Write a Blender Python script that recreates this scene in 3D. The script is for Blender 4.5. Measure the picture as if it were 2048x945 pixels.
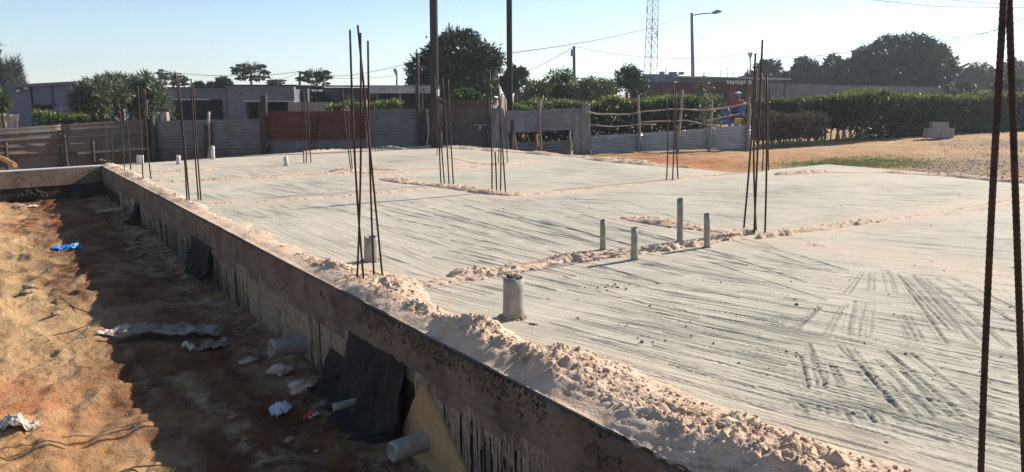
import bpy, math, random
import numpy as np
from mathutils import Vector
rad = math.radians
random.seed(7)
RNG = np.random.default_rng(7)
S = bpy.context.scene
for o in list(bpy.data.objects): bpy.data.objects.remove(o)
COL = S.collection

# ------------------------------------------------------------------ camera, sky, sun, exposure
H, FPX, PITCH, YAW = 1.2, 1500.0, rad(10.85), rad(35.86)   # eye 1.2 m above the slab top (z = 0)
cam = bpy.data.cameras.new('camera'); camo = bpy.data.objects.new('camera', cam); COL.objects.link(camo)
camo.location = (0, 0, H); camo.rotation_euler = (rad(90) - PITCH, 0, -YAW)
cam.sensor_width = 36; cam.lens = 36 * FPX / 2048; cam.clip_start = 0.05; cam.clip_end = 3000
S.camera = camo
SUN_EL, SUN_AZ = rad(30), rad(-1.5)                 # azimuth measured from +X towards +Y
W = bpy.data.worlds.new('World'); S.world = W; W.use_nodes = True
nt = W.node_tree; bg = nt.nodes['Background']
sky = nt.nodes.new('ShaderNodeTexSky'); sky.sky_type = 'NISHITA'; sky.sun_disc = False
sky.sun_elevation = SUN_EL; sky.sun_rotation = rad(90) - SUN_AZ
sky.air_density = 1.0; sky.dust_density = 0.0; sky.ozone_density = 2.0; sky.altitude = 1500
nt.links.new(sky.outputs[0], bg.inputs[0]); bg.inputs[1].default_value = 0.078
sl = bpy.data.lights.new('sun', 'SUN'); sl.energy = 4.6; sl.angle = rad(0.53); sl.color = (1, 0.93, 0.82)
so = bpy.data.objects.new('sun', sl); COL.objects.link(so)
sdir = Vector((math.cos(SUN_EL) * math.cos(SUN_AZ), math.cos(SUN_EL) * math.sin(SUN_AZ), math.sin(SUN_EL)))
so.rotation_euler = sdir.to_track_quat('Z', 'Y').to_euler(); so.location = (30, 0, 30)
S.view_settings.view_transform = 'Standard'; S.view_settings.look = 'None'
S.view_settings.exposure = 1.02; S.view_settings.gamma = 1; S.view_settings.use_curve_mapping = False
S.render.engine = 'CYCLES'

# ------------------------------------------------------------------ photo pixel -> place
cp, sp, cyw, syw = math.cos(PITCH), math.sin(PITCH), math.cos(YAW), math.sin(YAW)
def ray(x, y):
    dx = (x - 1024) / FPX; dy = (472.5 - y) / FPX
    f = cp + dy * sp; u = -sp + dy * cp
    return np.array([dx * cyw + f * syw, f * cyw - dx * syw, u])
def fwd(P): return P[0] * syw + P[1] * cyw
def G(x, y, z=0.0):                                  # pixel on a level plane
    d = ray(x, y); return d * ((z - H) / d[2]) + np.array([0, 0, H])
def D(x, y, depth):                                  # pixel at a distance ahead of the eye
    d = ray(x, y); return d * (depth / fwd(d)) + np.array([0, 0, H])
def WX(x, y, X):                                     # pixel on the wall plane X = const
    d = ray(x, y); return d * (X / d[0]) + np.array([0, 0, H])
def zat(y, depth, x=1024): return D(x, y, depth)[2]

# ------------------------------------------------------------------ noise
def _h(ix, iy, s):
    n = (ix * 374761393 + iy * 668265263 + s * 974634777) & 0xffffffff
    n = ((n ^ (n >> 13)) * 1274126177) & 0xffffffff
    return ((n ^ (n >> 16)) & 0xffff) / 65535.0
def vn(x, y, s=0):
    x = np.asarray(x, float); y = np.asarray(y, float)
    ix = np.floor(x).astype(np.int64); iy = np.floor(y).astype(np.int64)
    fx = x - ix; fy = y - iy; fx = fx * fx * (3 - 2 * fx); fy = fy * fy * (3 - 2 * fy)
    a = _h(ix, iy, s); b = _h(ix + 1, iy, s); c = _h(ix, iy + 1, s); d = _h(ix + 1, iy + 1, s)
    return (a * (1 - fx) + b * fx) * (1 - fy) + (c * (1 - fx) + d * fx) * fy
def fbm(x, y, o=4, s=0):
    t = 0; a = 0.5
    for k in range(o): t = t + a * (vn(x, y, s + k) * 2 - 1); x = x * 2.03 + 3.1; y = y * 2.03 + 7.7; a *= 0.5
    return t
def clods(x, y, f, s=0):                             # rounded crumbs: distance to jittered points
    X = np.asarray(x) * f; Y = np.asarray(y) * f
    ix = np.floor(X).astype(np.int64); iy = np.floor(Y).astype(np.int64); best = np.full(X.shape, 9.0)
    for a in (-1, 0, 1):
        for b in (-1, 0, 1):
            px = ix + a + _h(ix + a, iy + b, s); py = iy + b + _h(ix + a, iy + b, s + 5)
            best = np.minimum(best, (X - px) ** 2 + (Y - py) ** 2)
    return np.clip(1 - best / 0.5, 0, 1)
def sstep(a, b, x): t = np.clip((x - a) / (b - a), 0, 1); return t * t * (3 - 2 * t)

# ------------------------------------------------------------------ materials
MATS = {}
def mat(name, c1, c2=None, scale=6.0, rough=0.85, metal=0.0, bump=0.0, bscale=None, stretch=(1, 1, 1), lo=0.35, hi=0.65,
        c3=None, s3=1.2, lo3=0.5, hi3=0.7, spec=0.3):
    m = bpy.data.materials.new(name); m.use_nodes = True; n = m.node_tree.nodes; L = m.node_tree.links
    p = n['Principled BSDF']; p.inputs['Roughness'].default_value = rough; p.inputs['Metallic'].default_value = metal
    p.inputs['Specular IOR Level'].default_value = spec
    tc = n.new('ShaderNodeTexCoord'); mp = n.new('ShaderNodeMapping'); mp.inputs['Scale'].default_value = stretch
    L.new(tc.outputs['Object'], mp.inputs[0])
    def noise(sc, det=5):
        t = n.new('ShaderNodeTexNoise'); t.inputs['Scale'].default_value = sc; t.inputs['Detail'].default_value = det
        t.inputs['Roughness'].default_value = 0.6; L.new(mp.outputs[0], t.inputs[0]); return t
    def mr(src, a, b):
        r = n.new('ShaderNodeMapRange'); r.interpolation_type = 'SMOOTHSTEP'
        r.inputs[1].default_value = a; r.inputs[2].default_value = b; L.new(src, r.inputs[0]); return r.outputs[0]
    if c2 is None: p.inputs['Base Color'].default_value = (*c1, 1)
    else:
        mx = n.new('ShaderNodeMix'); mx.data_type = 'RGBA'; mx.inputs[6].default_value = (*c1, 1); mx.inputs[7].default_value = (*c2, 1)
        L.new(mr(noise(scale).outputs[0], lo, hi), mx.inputs[0]); out = mx.outputs[2]
        if c3 is not None:
            m2 = n.new('ShaderNodeMix'); m2.data_type = 'RGBA'; m2.inputs[7].default_value = (*c3, 1)
            L.new(out, m2.inputs[6]); L.new(mr(noise(s3).outputs[0], lo3, hi3), m2.inputs[0]); out = m2.outputs[2]
        L.new(out, p.inputs['Base Color'])
    if bump:
        b = n.new('ShaderNodeBump'); b.inputs['Strength'].default_value = 1; b.inputs['Distance'].default_value = bump
        L.new(noise(bscale or scale * 4, 6).outputs[0], b.inputs['Height']); L.new(b.outputs[0], p.inputs['Normal'])
    MATS[name] = m; return m
def leafmat(name, c1, c2, rough=0.5, trans=0.25):
    m = bpy.data.materials.new(name); m.use_nodes = True; n = m.node_tree.nodes; L = m.node_tree.links
    p = n['Principled BSDF']; p.inputs['Roughness'].default_value = rough; p.inputs['Specular IOR Level'].default_value = 0.35
    g = n.new('ShaderNodeNewGeometry'); mx = n.new('ShaderNodeMix'); mx.data_type = 'RGBA'
    mx.inputs[6].default_value = (*c1, 1); mx.inputs[7].default_value = (*c2, 1)
    L.new(g.outputs['Random Per Island'], mx.inputs[0]); L.new(mx.outputs[2], p.inputs['Base Color'])
    t = n.new('ShaderNodeBsdfTranslucent'); L.new(mx.outputs[2], t.inputs[0])
    ms = n.new('ShaderNodeMixShader'); ms.inputs[0].default_value = trans
    L.new(p.outputs[0], ms.inputs[1]); L.new(t.outputs[0], ms.inputs[2]); L.new(ms.outputs[0], n['Material Output'].inputs[0])
    MATS[name] = m; return m

# ------------------------------------------------------------------ object helpers
ORG = {}
def props(o, label=None, cat=None, group=None, kind=None):
    if label: o['label'] = label
    if cat: o['category'] = cat
    if group: o['group'] = group
    if kind: o['kind'] = kind
    return o
def thing(name, loc, label, cat, group=None):
    o = bpy.data.objects.new(name, None); COL.objects.link(o); o.location = loc; o.empty_display_size = 0.2
    ORG[o.name] = np.array(loc, float); return props(o, label, cat, group)
def mk(name, V, F, m, parent=None, smooth=False, org=None):
    V = np.asarray(V, float)
    if parent is not None: og = ORG[parent.name]
    elif org is not None: og = np.array(org, float)
    else:
        og = np.array([(V[:, 0].min() + V[:, 0].max()) / 2, (V[:, 1].min() + V[:, 1].max()) / 2, V[:, 2].min()])
    me = bpy.data.meshes.new(name)
    if isinstance(F, np.ndarray) and F.ndim == 2:
        k = F.shape[1]; W_ = V - og
        me.vertices.add(len(W_)); me.vertices.foreach_set('co', W_.astype(np.float32).ravel())
        me.loops.add(F.size); me.loops.foreach_set('vertex_index', F.astype(np.int32).ravel())
        me.polygons.add(len(F)); me.polygons.foreach_set('loop_start', np.arange(0, F.size, k, dtype=np.int32))
        me.update(calc_edges=True); me.validate()
    else: me.from_pydata([tuple(v) for v in V - og], [], [tuple(f) for f in F])
    if smooth: me.polygons.foreach_set('use_smooth', [True] * len(me.polygons))
    me.materials.append(MATS[m] if isinstance(m, str) else m)
    o = bpy.data.objects.new(name, me); COL.objects.link(o)
    if parent is not None: o.parent = parent
    else: o.location = og
    ORG[o.name] = og
    return o
class MB:
    def __init__(s): s.v = []; s.f = []
    def add(s, V, F):
        b = len(s.v); s.v += [tuple(map(float, q)) for q in V]; s.f += [tuple(i + b for i in q) for q in F]; return s
    def pts8(s, P):                                   # 0-3 bottom ring, 4-7 top ring
        return s.add(P, [(3, 2, 1, 0), (4, 5, 6, 7), (0, 1, 5, 4), (1, 2, 6, 5), (2, 3, 7, 6), (3, 0, 4, 7)])
    def box(s, c, sz, ax=None, ay=None):              # centre, size, optional axes
        c = np.array(c, float); ax = np.array([1, 0, 0.]) if ax is None else np.array(ax, float); ay = np.array([0, 1, 0.]) if ay is None else np.array(ay, float)
        az = np.cross(ax, ay); q = []
        for k in (-1, 1):
            for i, j in ((-1, -1), (1, -1), (1, 1), (-1, 1)): q.append(c + ax * sz[0] / 2 * i + ay * sz[1] / 2 * j + az * sz[2] / 2 * k)
        return s.pts8(q)
    def tube(s, path, r, n=8, cap=True):
        P = [np.array(q, float) for q in path]; R = r if isinstance(r, (list, tuple, np.ndarray)) else [r] * len(P)
        V = []; F = []
        t = P[1] - P[0]; t = t / np.linalg.norm(t); a = np.array([0, 0, 1.]) if abs(t[2]) < 0.9 else np.array([1., 0, 0])
        for i, q in enumerate(P):
            t = (P[min(i + 1, len(P) - 1)] - P[max(i - 1, 0)]); t = t / (np.linalg.norm(t) + 1e-9)
            u = a - t * np.dot(a, t); u /= np.linalg.norm(u) + 1e-9; w = np.cross(t, u); a = u
            for k in range(n):
                an = 2 * math.pi * k / n; V.append(q + (u * math.cos(an) + w * math.sin(an)) * R[i])
        for i in range(len(P) - 1):
            for k in range(n): F.append((i * n + k, i * n + (k + 1) % n, (i + 1) * n + (k + 1) % n, (i + 1) * n + k))
        if cap: F.append(tuple(range(n - 1, -1, -1))); F.append(tuple((len(P) - 1) * n + k for k in range(n)))
        return s.add(V, F)
    def build(s, name, m, parent=None, smooth=False, org=None): return mk(name, np.array(s.v), s.f, m, parent, smooth, org)
def gridmesh(P):                                      # P[i,j,3] -> verts, quads
    a, b = P.shape[:2]; idx = np.arange(a * b).reshape(a, b)
    return P.reshape(-1, 3), np.stack([idx[:-1, :-1], idx[1:, :-1], idx[1:, 1:], idx[:-1, 1:]], -1).reshape(-1, 4)
def solid(o, t): md = o.modifiers.new('thick', 'SOLIDIFY'); md.thickness = t; md.offset = 0; return o
_ico = {}
def ico(level=1):
    if level not in _ico:
        import bmesh
        bm = bmesh.new(); bmesh.ops.create_icosphere(bm, subdivisions=level, radius=1)
        _ico[level] = (np.array([v.co[:] for v in bm.verts]), np.array([[v.index for v in f.verts] for f in bm.faces])); bm.free()
    return _ico[level]
def rocks(name, pts, sizes, m, parent=None, level=1, flat=0.75, seed=1):     # many stones in one mesh
    V0, F0 = ico(level); r = np.random.default_rng(seed); V = []; F = []
    for k, (p, s) in enumerate(zip(pts, sizes)):
        j = 1 + r.uniform(-0.3, 0.3, (len(V0), 1)); an = r.uniform(0, 6.28); q = V0 * j * s * np.array([r.uniform(.7, 1.3), r.uniform(.7, 1.3), flat * r.uniform(.7, 1.2)])
        q = np.stack([q[:, 0] * math.cos(an) - q[:, 1] * math.sin(an), q[:, 0] * math.sin(an) + q[:, 1] * math.cos(an), q[:, 2]], 1) + p
        V.append(q); F.append(F0 + k * len(V0))
    return mk(name, np.concatenate(V), np.concatenate(F), m, parent, False, None if parent is not None else (0, 0, 0))

# ================================================================== MATERIAL LIST
mat('sand', (0.50, 0.345, 0.235), (0.62, 0.46, 0.335), 9, 0.95, bump=0.012, bscale=60, c3=(0.42, 0.255, 0.155), s3=2.2, lo3=0.55, hi3=0.75)
mat('concrete_raw', (0.135, 0.092, 0.063), (0.20, 0.142, 0.10), 3, 0.95, bump=0.012, bscale=40, c3=(0.075, 0.052, 0.037), s3=4.5, lo3=.52, hi3=.68)
mat('bitumen', (0.016, 0.013, 0.011), (0.055, 0.037, 0.025), 5, 0.75, bump=0.006, bscale=30, stretch=(1, 6, 0.6))
mat('grout', (0.40, 0.31, 0.22), (0.25, 0.185, 0.125), 20, 0.95)
mat('plaster_tan', (0.36, 0.22, 0.10), (0.44, 0.28, 0.14), 6, 0.95, bump=0.006, bscale=50)
mat('pvc', (0.34, 0.315, 0.265), (0.24, 0.21, 0.17), 14, 0.6, bump=0.004, bscale=60, c3=(0.27, 0.2, 0.13), s3=9)
mat('pvc_clean', (0.55, 0.53, 0.5), (0.40, 0.37, 0.32), 10, 0.5)
mat('rebar', (0.045, 0.03, 0.024), (0.085, 0.05, 0.035), 18, 0.7, 0.35, bump=0.002, bscale=300)
mat('wood', (0.20, 0.155, 0.115), (0.32, 0.26, 0.20), 6, 0.9, bump=0.008, bscale=30, stretch=(4, 4, 0.6))
mat('wood_pale', (0.42, 0.36, 0.28), (0.30, 0.24, 0.18), 8, 0.9, bump=0.006, bscale=40)
mat('wood_dark', (0.045, 0.036, 0.03), (0.09, 0.07, 0.055), 4, 0.9, bump=0.006, bscale=30, stretch=(4, 4, 0.6))
mat('pole_wood', (0.025, 0.023, 0.024), (0.05, 0.045, 0.043), 3, 0.9, bump=0.006, bscale=20, stretch=(4, 4, 0.4))
mat('timber_new', (0.55, 0.30, 0.12), (0.42, 0.22, 0.09), 8, 0.8)
mat('tin_grey', (0.13, 0.13, 0.135), (0.18, 0.18, 0.185), 3, 0.6, 0.35, bump=0.004, bscale=14, c3=(0.15, 0.12, 0.1), s3=2.2, lo3=0.52, hi3=0.8)
mat('tin_brown', (0.10, 0.085, 0.075), (0.15, 0.132, 0.118), 3, 0.65, 0.3, bump=0.004, bscale=14, c3=(0.16, 0.085, 0.05), s3=2.0, lo3=0.5, hi3=0.75)
mat('tin_rust', (0.11, 0.035, 0.022), (0.15, 0.055, 0.035), 4, 0.85, 0.1, bump=0.005, bscale=20, stretch=(1, 1, 3), c3=(0.22, 0.14, 0.105), s3=3.2, lo3=0.6, hi3=0.8)
mat('tin_bright', (0.50, 0.52, 0.55), (0.40, 0.415, 0.435), 3, 0.34, 0.7, c3=(0.33, 0.3, 0.28), s3=2.0, lo3=0.6, hi3=0.85)
mat('tin_pale', (0.30, 0.285, 0.28), (0.2, 0.185, 0.172), 4, 0.6, 0.2, stretch=(3, 3, 0.5), c3=(0.18, 0.13, 0.1), s3=3, lo3=0.55, hi3=0.8)
mat('tin_lilac', (0.22, 0.212, 0.235), (0.16, 0.152, 0.165), 3, 0.55, 0.3, c3=(0.15, 0.13, 0.12), s3=2.5, lo3=0.55, hi3=0.8)
mat('wall_cement', (0.12, 0.13, 0.15), (0.165, 0.17, 0.185), 1.2, 0.95, c3=(0.08, 0.082, 0.095), s3=0.5)
mat('wall_blue', (0.10, 0.12, 0.175), (0.125, 0.145, 0.2), 1.0, 0.95, c3=(0.085, 0.092, 0.115), s3=0.5)
mat('wall_red', (0.20, 0.06, 0.05), (0.155, 0.046, 0.04), 2, 0.8)
mat('wall_maroon', (0.13, 0.06, 0.065), (0.1, 0.05, 0.05), 2, 0.8)
mat('paint_blue', (0.16, 0.21, 0.29), (0.12, 0.16, 0.23), 2, 0.7)
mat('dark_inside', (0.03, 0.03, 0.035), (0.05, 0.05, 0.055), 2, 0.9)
mat('lintel', (0.5, 0.48, 0.46), (0.38, 0.37, 0.36), 6, 0.9)
mat('panel_concrete', (0.17, 0.16, 0.15), (0.22, 0.205, 0.195), 2, 0.95, c3=(0.12, 0.112, 0.105), s3=0.8)
mat('block', (0.33, 0.30, 0.265), (0.25, 0.225, 0.2), 9, 0.95, bump=0.01, bscale=50)
mat('tile_red', (0.33, 0.14, 0.09), (0.24, 0.1, 0.07), 8, 0.9)
mat('roof_sheet', (0.40, 0.41, 0.42), (0.28, 0.28, 0.28), 3, 0.5, 0.3)
mat('steel_grey', (0.22, 0.24, 0.27), (0.16, 0.17, 0.19), 3, 0.6, 0.2)
mat('wire', (0.10, 0.10, 0.10), rough=0.6)
mat('mast_red', (0.42, 0.10, 0.07), rough=0.6)
mat('mast_white', (0.68, 0.68, 0.68), rough=0.6)
mat('glass_dark', (0.02, 0.024, 0.03), rough=0.15, spec=0.6)
mat('bark', (0.10, 0.075, 0.055), (0.16, 0.12, 0.09), 8, 0.95, bump=0.01, bscale=30)
mat('stem_pale', (0.30, 0.26, 0.2), (0.2, 0.16, 0.12), 8, 0.95)
mat('plastic_white', (0.72, 0.72, 0.70), (0.6, 0.58, 0.55), 6, 0.45)
mat('plastic_blue', (0.06, 0.14, 0.42), (0.05, 0.11, 0.34), 6, 0.45)
mat('bag_white', (0.52, 0.47, 0.39), (0.38, 0.31, 0.23), 12, 0.5)
mat('bag_grey', (0.26, 0.205, 0.165), (0.16, 0.115, 0.085), 8, 0.7, c3=(0.36, 0.32, 0.285), s3=5)
mat('bag_blue', (0.03, 0.16, 0.46), (0.05, 0.26, 0.6), 10, 0.35)
mat('packet_white', (0.62, 0.61, 0.66), (0.52, 0.5, 0.54), 10, 0.5, c3=(0.6, 0.22, 0.06), s3=6, lo3=0.6, hi3=0.64)
mat('packet_red', (0.45, 0.06, 0.04), (0.62, 0.55, 0.5), 14, 0.5, lo=0.5, hi=0.55)
mat('membrane', (0.012, 0.0105, 0.009), (0.03, 0.023, 0.018), 4, 0.85, bump=0.004, bscale=12, c3=(0.1, 0.075, 0.055), s3=4, lo3=0.62, hi3=0.8)
mat('yellow_box', (0.66, 0.42, 0.04), rough=0.5)
mat('cloth_red', (0.34, 0.035, 0.035), rough=0.9)
mat('cloth_dark', (0.03, 0.035, 0.06), rough=0.9)
mat('cloth_white', (0.75, 0.73, 0.72), rough=0.9)
mat('skin', (0.10, 0.05, 0.032), rough=0.6)
mat('hair', (0.01, 0.009, 0.008), rough=0.8)
mat('stone', (0.34, 0.26, 0.19), (0.22, 0.16, 0.12), 12, 0.95)
mat('twig', (0.10, 0.065, 0.04), rough=0.95)
mat('gravel', (0.14, 0.115, 0.1), (0.22, 0.19, 0.165), 20, 0.95)
leafmat('leaf_mango', (0.018, 0.036, 0.014), (0.05, 0.085, 0.028), 0.42, 0.12)
leafmat('leaf_far', (0.014, 0.034, 0.018), (0.042, 0.078, 0.032), 0.5, 0.15)
leafmat('leaf_bush', (0.05, 0.09, 0.025), (0.10, 0.15, 0.045), 0.5, 0.3)
leafmat('leaf_hedge', (0.022, 0.04, 0.013), (0.055, 0.085, 0.025), 0.5, 0.25)
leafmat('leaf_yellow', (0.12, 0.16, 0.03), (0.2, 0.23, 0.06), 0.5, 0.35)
leafmat('leaf_dry', (0.06, 0.045, 0.03), (0.13, 0.095, 0.06), 0.8, 0.15)
leafmat('leaf_olive', (0.06, 0.085, 0.045), (0.16, 0.18, 0.11), 0.45, 0.25)
leafmat('leaf_grey', (0.06, 0.075, 0.065), (0.10, 0.115, 0.10), 0.7, 0.2)
leafmat('grass', (0.09, 0.12, 0.03), (0.17, 0.2, 0.06), 0.7, 0.3)

# slab concrete: pale dusty cement, broomed in bands, dark damp drag marks with their shade painted in, sand dust along the wall lines
def slab_mat():
    m = bpy.data.materials.new('broomed_concrete'); m.use_nodes = True; n = m.node_tree.nodes; L = m.node_tree.links
    p = n['Principled BSDF']; p.inputs['Roughness'].default_value = 0.9; p.inputs['Specular IOR Level'].default_value = 0.2
    tc = n.new('ShaderNodeTexCoord')
    def node(t, **k):
        q = n.new(t)
        for a, b in k.items(): setattr(q, a, b)
        return q
    def noise(src, sc, det, rgh=0.6, dist=0.0):
        q = node('ShaderNodeTexNoise'); q.inputs['Scale'].default_value = sc; q.inputs['Detail'].default_value = det
        q.inputs['Roughness'].default_value = rgh; q.inputs['Distortion'].default_value = dist; L.new(src, q.inputs[0]); return q.outputs[0]
    def mr(src, a, b, c=0.0, d=1.0):
        q = node('ShaderNodeMapRange', interpolation_type='SMOOTHSTEP')
        for i, v in enumerate((a, b, c, d)): q.inputs[1 + i].default_value = v
        L.new(src, q.inputs[0]); return q.outputs[0]
    def mix(f, a, b):
        q = node('ShaderNodeMix', data_type='RGBA')
        for s, i in ((f, 0), (a, 6), (b, 7)):
            if isinstance(s, tuple): q.inputs[i].default_value = (*s, 1)
            elif isinstance(s, float): q.inputs[i].default_value = s
            else: L.new(s, q.inputs[i])
        return q.outputs[2]
    def mth(op, a, b):
        q = node('ShaderNodeMath', operation=op)
        for i, s in ((0, a), (1, b)):
            if isinstance(s, (int, float)): q.inputs[i].default_value = s
            else: L.new(s, q.inputs[i])
        return q.outputs[0]
    def attr(a): q = node('ShaderNodeAttribute'); q.attribute_name = a; return q.outputs['Fac']
    # gently bent broom directions, one for each pour
    warp = node('ShaderNodeVectorMath', operation='MULTIPLY_ADD')
    wn = node('ShaderNodeTexNoise'); wn.inputs['Scale'].default_value = 0.45; wn.inputs['Detail'].default_value = 1; L.new(tc.outputs['Object'], wn.inputs[0])
    L.new(wn.outputs['Color'], warp.inputs[0]); warp.inputs[1].default_value = (0.22, 0.22, 0); L.new(tc.outputs['Object'], warp.inputs[2])
    ra = node('ShaderNodeAttribute'); ra.attribute_name = 'broom'
    rot = node('ShaderNodeVectorRotate', rotation_type='Z_AXIS'); L.new(warp.outputs[0], rot.inputs['Vector']); L.new(ra.outputs['Fac'], rot.inputs['Angle'])
    def strk(fine, along):
        q = node('ShaderNodeMapping', vector_type='POINT'); q.inputs['Scale'].default_value = (along, fine, 1); L.new(rot.outputs[0], q.inputs[0]); return q.outputs[0]
    st = noise(strk(34, 1.6), 1.0, 4, 0.68); st2 = noise(strk(9, 1.0), 1.0, 6, 0.7)
    patch = noise(tc.outputs['Object'], 0.55, 4, 0.55, 0.4); patch2 = noise(tc.outputs['Object'], 2.6, 6, 0.65)
    base = mix(mr(patch, 0.38, 0.62), (0.47, 0.42, 0.325), (0.41, 0.37, 0.29))
    base = mix(mr(noise(tc.outputs['Object'], 1.2, 7, 0.72, 0.6), 0.50, 0.66, 0, 0.45), base, (0.30, 0.275, 0.225))
    base = mix(mr(patch2, 0.50, 0.68, 0, 0.6), base, (0.54, 0.475, 0.37))
    base = mix(mth('MULTIPLY', mr(st, 0.46, 0.36), 0.55), base, (0.57, 0.51, 0.405))
    mask = mth('MULTIPLY', mr(patch, 0.50, 0.66), 0.6); mask = mth('MAXIMUM', mask, attr('damp'))
    m3 = mr(noise(tc.outputs['Object'], 1.7, 4, 0.6, 0.3), 0.42, 0.66)
    dark = mth('MULTIPLY', mr(st, 0.545, 0.625), mth('ADD', mth('ADD', mth('MULTIPLY', attr('damp'), 0.45), mth('MULTIPLY', m3, 0.34)), 0.10))  # dark streaks: own colour plus the shade of the broom marks painted in
    base = mix(dark, base, (0.10, 0.097, 0.09))
    dark2 = mth('MULTIPLY', mr(st2, 0.52, 0.60), mth('ADD', mth('MULTIPLY', mask, 0.75), 0.08))
    base = mix(dark2, base, (0.10, 0.10, 0.095))
    base = mix(mth('MULTIPLY', attr('groove_dark'), 0.75), base, (0.10, 0.10, 0.095))  # grooves coloured darker, most where they are carved deep
    dust = mth('MULTIPLY', attr('dust'), mr(noise(tc.outputs['Object'], 5, 5), 0.25, 0.6, 0.35, 1))
    base = mix(dust, base, (0.52, 0.40, 0.30))
    L.new(base, p.inputs['Base Color'])
    h = mth('ADD', mth('MULTIPLY', st, 1.0), mth('MULTIPLY', st2, 0.9)); h = mth('ADD', h, mth('MULTIPLY', noise(tc.outputs['Object'], 70, 4), 0.25))
    b = node('ShaderNodeBump'); b.inputs['Distance'].default_value = 0.011; b.inputs['Strength'].default_value = 0.9
    L.new(h, b.inputs['Height']); L.new(b.outputs[0], p.inputs['Normal'])
    MATS['slab'] = m
slab_mat()

def ground_mat():
    m = bpy.data.materials.new('sandy_ground'); m.use_nodes = True; n = m.node_tree.nodes; L = m.node_tree.links
    p = n['Principled BSDF']; p.inputs['Roughness'].default_value = 0.95; p.inputs['Specular IOR Level'].default_value = 0.15
    tc = n.new('ShaderNodeTexCoord')
    def noise(sc, det=6, rgh=0.6, dist=0.0):
        q = n.new('ShaderNodeTexNoise'); q.inputs['Scale'].default_value = sc; q.inputs['Detail'].default_value = det; q.inputs['Roughness'].default_value = rgh
        q.inputs['Distortion'].default_value = dist; L.new(tc.outputs['Object'], q.inputs[0]); return q.outputs[0]
    def mr(src, a, b, c=0.0, d=1.0):
        q = n.new('ShaderNodeMapRange'); q.interpolation_type = 'SMOOTHSTEP'
        for i, v in enumerate((a, b, c, d)): q.inputs[1 + i].default_value = v
        L.new(src, q.inputs[0]); return q.outputs[0]
    def mix(f, a, b):
        q = n.new('ShaderNodeMix'); q.data_type = 'RGBA'
        for s, i in ((f, 0), (a, 6), (b, 7)):
            if isinstance(s, tuple): q.inputs[i].default_value = (*s, 1)
            else: L.new(s, q.inputs[i])
        return q.outputs[2]
    def mul(a, b):
        q = n.new('ShaderNodeMath'); q.operation = 'MULTIPLY'; L.new(a, q.inputs[0]); L.new(b, q.inputs[1]); return q.outputs[0]
    def attr(a): q = n.new('ShaderNodeAttribute'); q.attribute_name = a; return q.outputs['Fac']
    c = mix(mr(noise(1.3), 0.35, 0.65), (0.43, 0.25, 0.11), (0.52, 0.33, 0.165))
    c = mix(mr(noise(4.5), 0.52, 0.72, 0, 0.6), c, (0.28, 0.15, 0.075))
    c = mix(mr(noise(17, 5, .7), 0.56, 0.68, 0, 0.5), c, (0.20, 0.11, 0.06))
    c = mix(mul(attr('red'), mr(noise(3), 0.3, 0.6, 0.3, 1)), c, (0.42, 0.125, 0.04))
    c = mix(mul(attr('moist_shade'), mr(noise(2.2), 0.3, 0.6, 0.45, 1)), c, (0.14, 0.052, 0.02))
    c = mix(mul(attr('pale'), mr(noise(7, 6, 0.7), 0.42, 0.62)), c, (0.46, 0.32, 0.20))
    c = mix(mul(attr('green'), mr(noise(3), 0.3, 0.6)), c, (0.13, 0.15, 0.045))
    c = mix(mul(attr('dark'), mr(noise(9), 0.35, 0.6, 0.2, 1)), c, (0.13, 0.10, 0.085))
    L.new(c, p.inputs['Base Color'])
    b = n.new('ShaderNodeBump'); b.inputs['Distance'].default_value = 0.03; L.new(noise(28, 7, 0.7), b.inputs['Height']); L.new(b.outputs[0], p.inputs['Normal'])
    MATS['ground'] = m
ground_mat()

# ================================================================== GROUND
X0 = 1.76                                             # outer face of the slab edge
SLAB = [(X0, -0.6), (11.8, -0.6), (11.8, 7.2), (9.4, 7.2), (9.4, 15.0), (5.76, 15.0), (X0, 14.1)]
def inslab(X, Y, g=0.0):
    a = (X > X0 + g) & (Y > -0.6 + g) & (Y < np.minimum(15.0, 14.1 + (X - X0) * .225) - g) & (X < 9.4 - g)
    c = (X > X0 + g) & (Y > -0.6 + g) & (Y < 7.2 - g) & (X < 11.8 - g)
    return a | c
def gz(X, Y, fine=True):                              # ground level
    X = np.asarray(X, float); Y = np.asarray(Y, float)
    r = X * cyw - Y * syw; d = X * syw + Y * cyw
    right = sstep(-2.5, 2.0, r)
    z = -0.60 + right * 0.42
    z = z - 0.35 * sstep(19, 30, d) * (1 - right) - 0.12 * sstep(26, 40, d) * right + 0.20 * sstep(5, 14, r) * (1 - sstep(27, 40, d)) * sstep(11, 19, d)
    t = (X < X0 + 0.25) & (Y < 13.9)                  # trench side
    zt = -0.465 - 0.185 * np.clip((13 - Y) / 9, 0, 1.2)
    zt = zt - 0.05 * sstep(1.0, 1.6, X) + 0.04 * sstep(1.28, 1.74, X + 0.12 * fbm(Y * 0.9, 3.3, 3, 3)) * (0.55 + 0.7 * vn(Y * 0.8, 0.5, 9))
    zt = zt + 0.16 * sstep(0.45, -0.6, X) * sstep(9.5, 12.0, Y) + 0.10 * sstep(0.3, -1.5, X)
    w = np.where(t, 1.0, 0.0) * sstep(14.6, 13.7, Y)
    z = z * (1 - w) + zt * w
    if fine:
        z = z + 0.035 * fbm(X * 1.6, Y * 1.6, 4, 11) + 0.026 * fbm(X * 7, Y * 7, 4, 21) * (d < 30) + 0.030 * clods(X, Y, 7, 31) * sstep(.5, .75, vn(X * 1.3, Y * 1.3, 41)) * (d < 16) + .016 * clods(X, Y, 19, 32) * sstep(.45, .7, vn(X * 2.1, Y * 2.1, 43)) * (d < 9) - .03 * clods(X * 1.7 + .2 * Y, Y, 2.6, 35) * (d < 16)
    z = np.where(inslab(X, Y, 0.12), -1.0, z)
    return z
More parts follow.
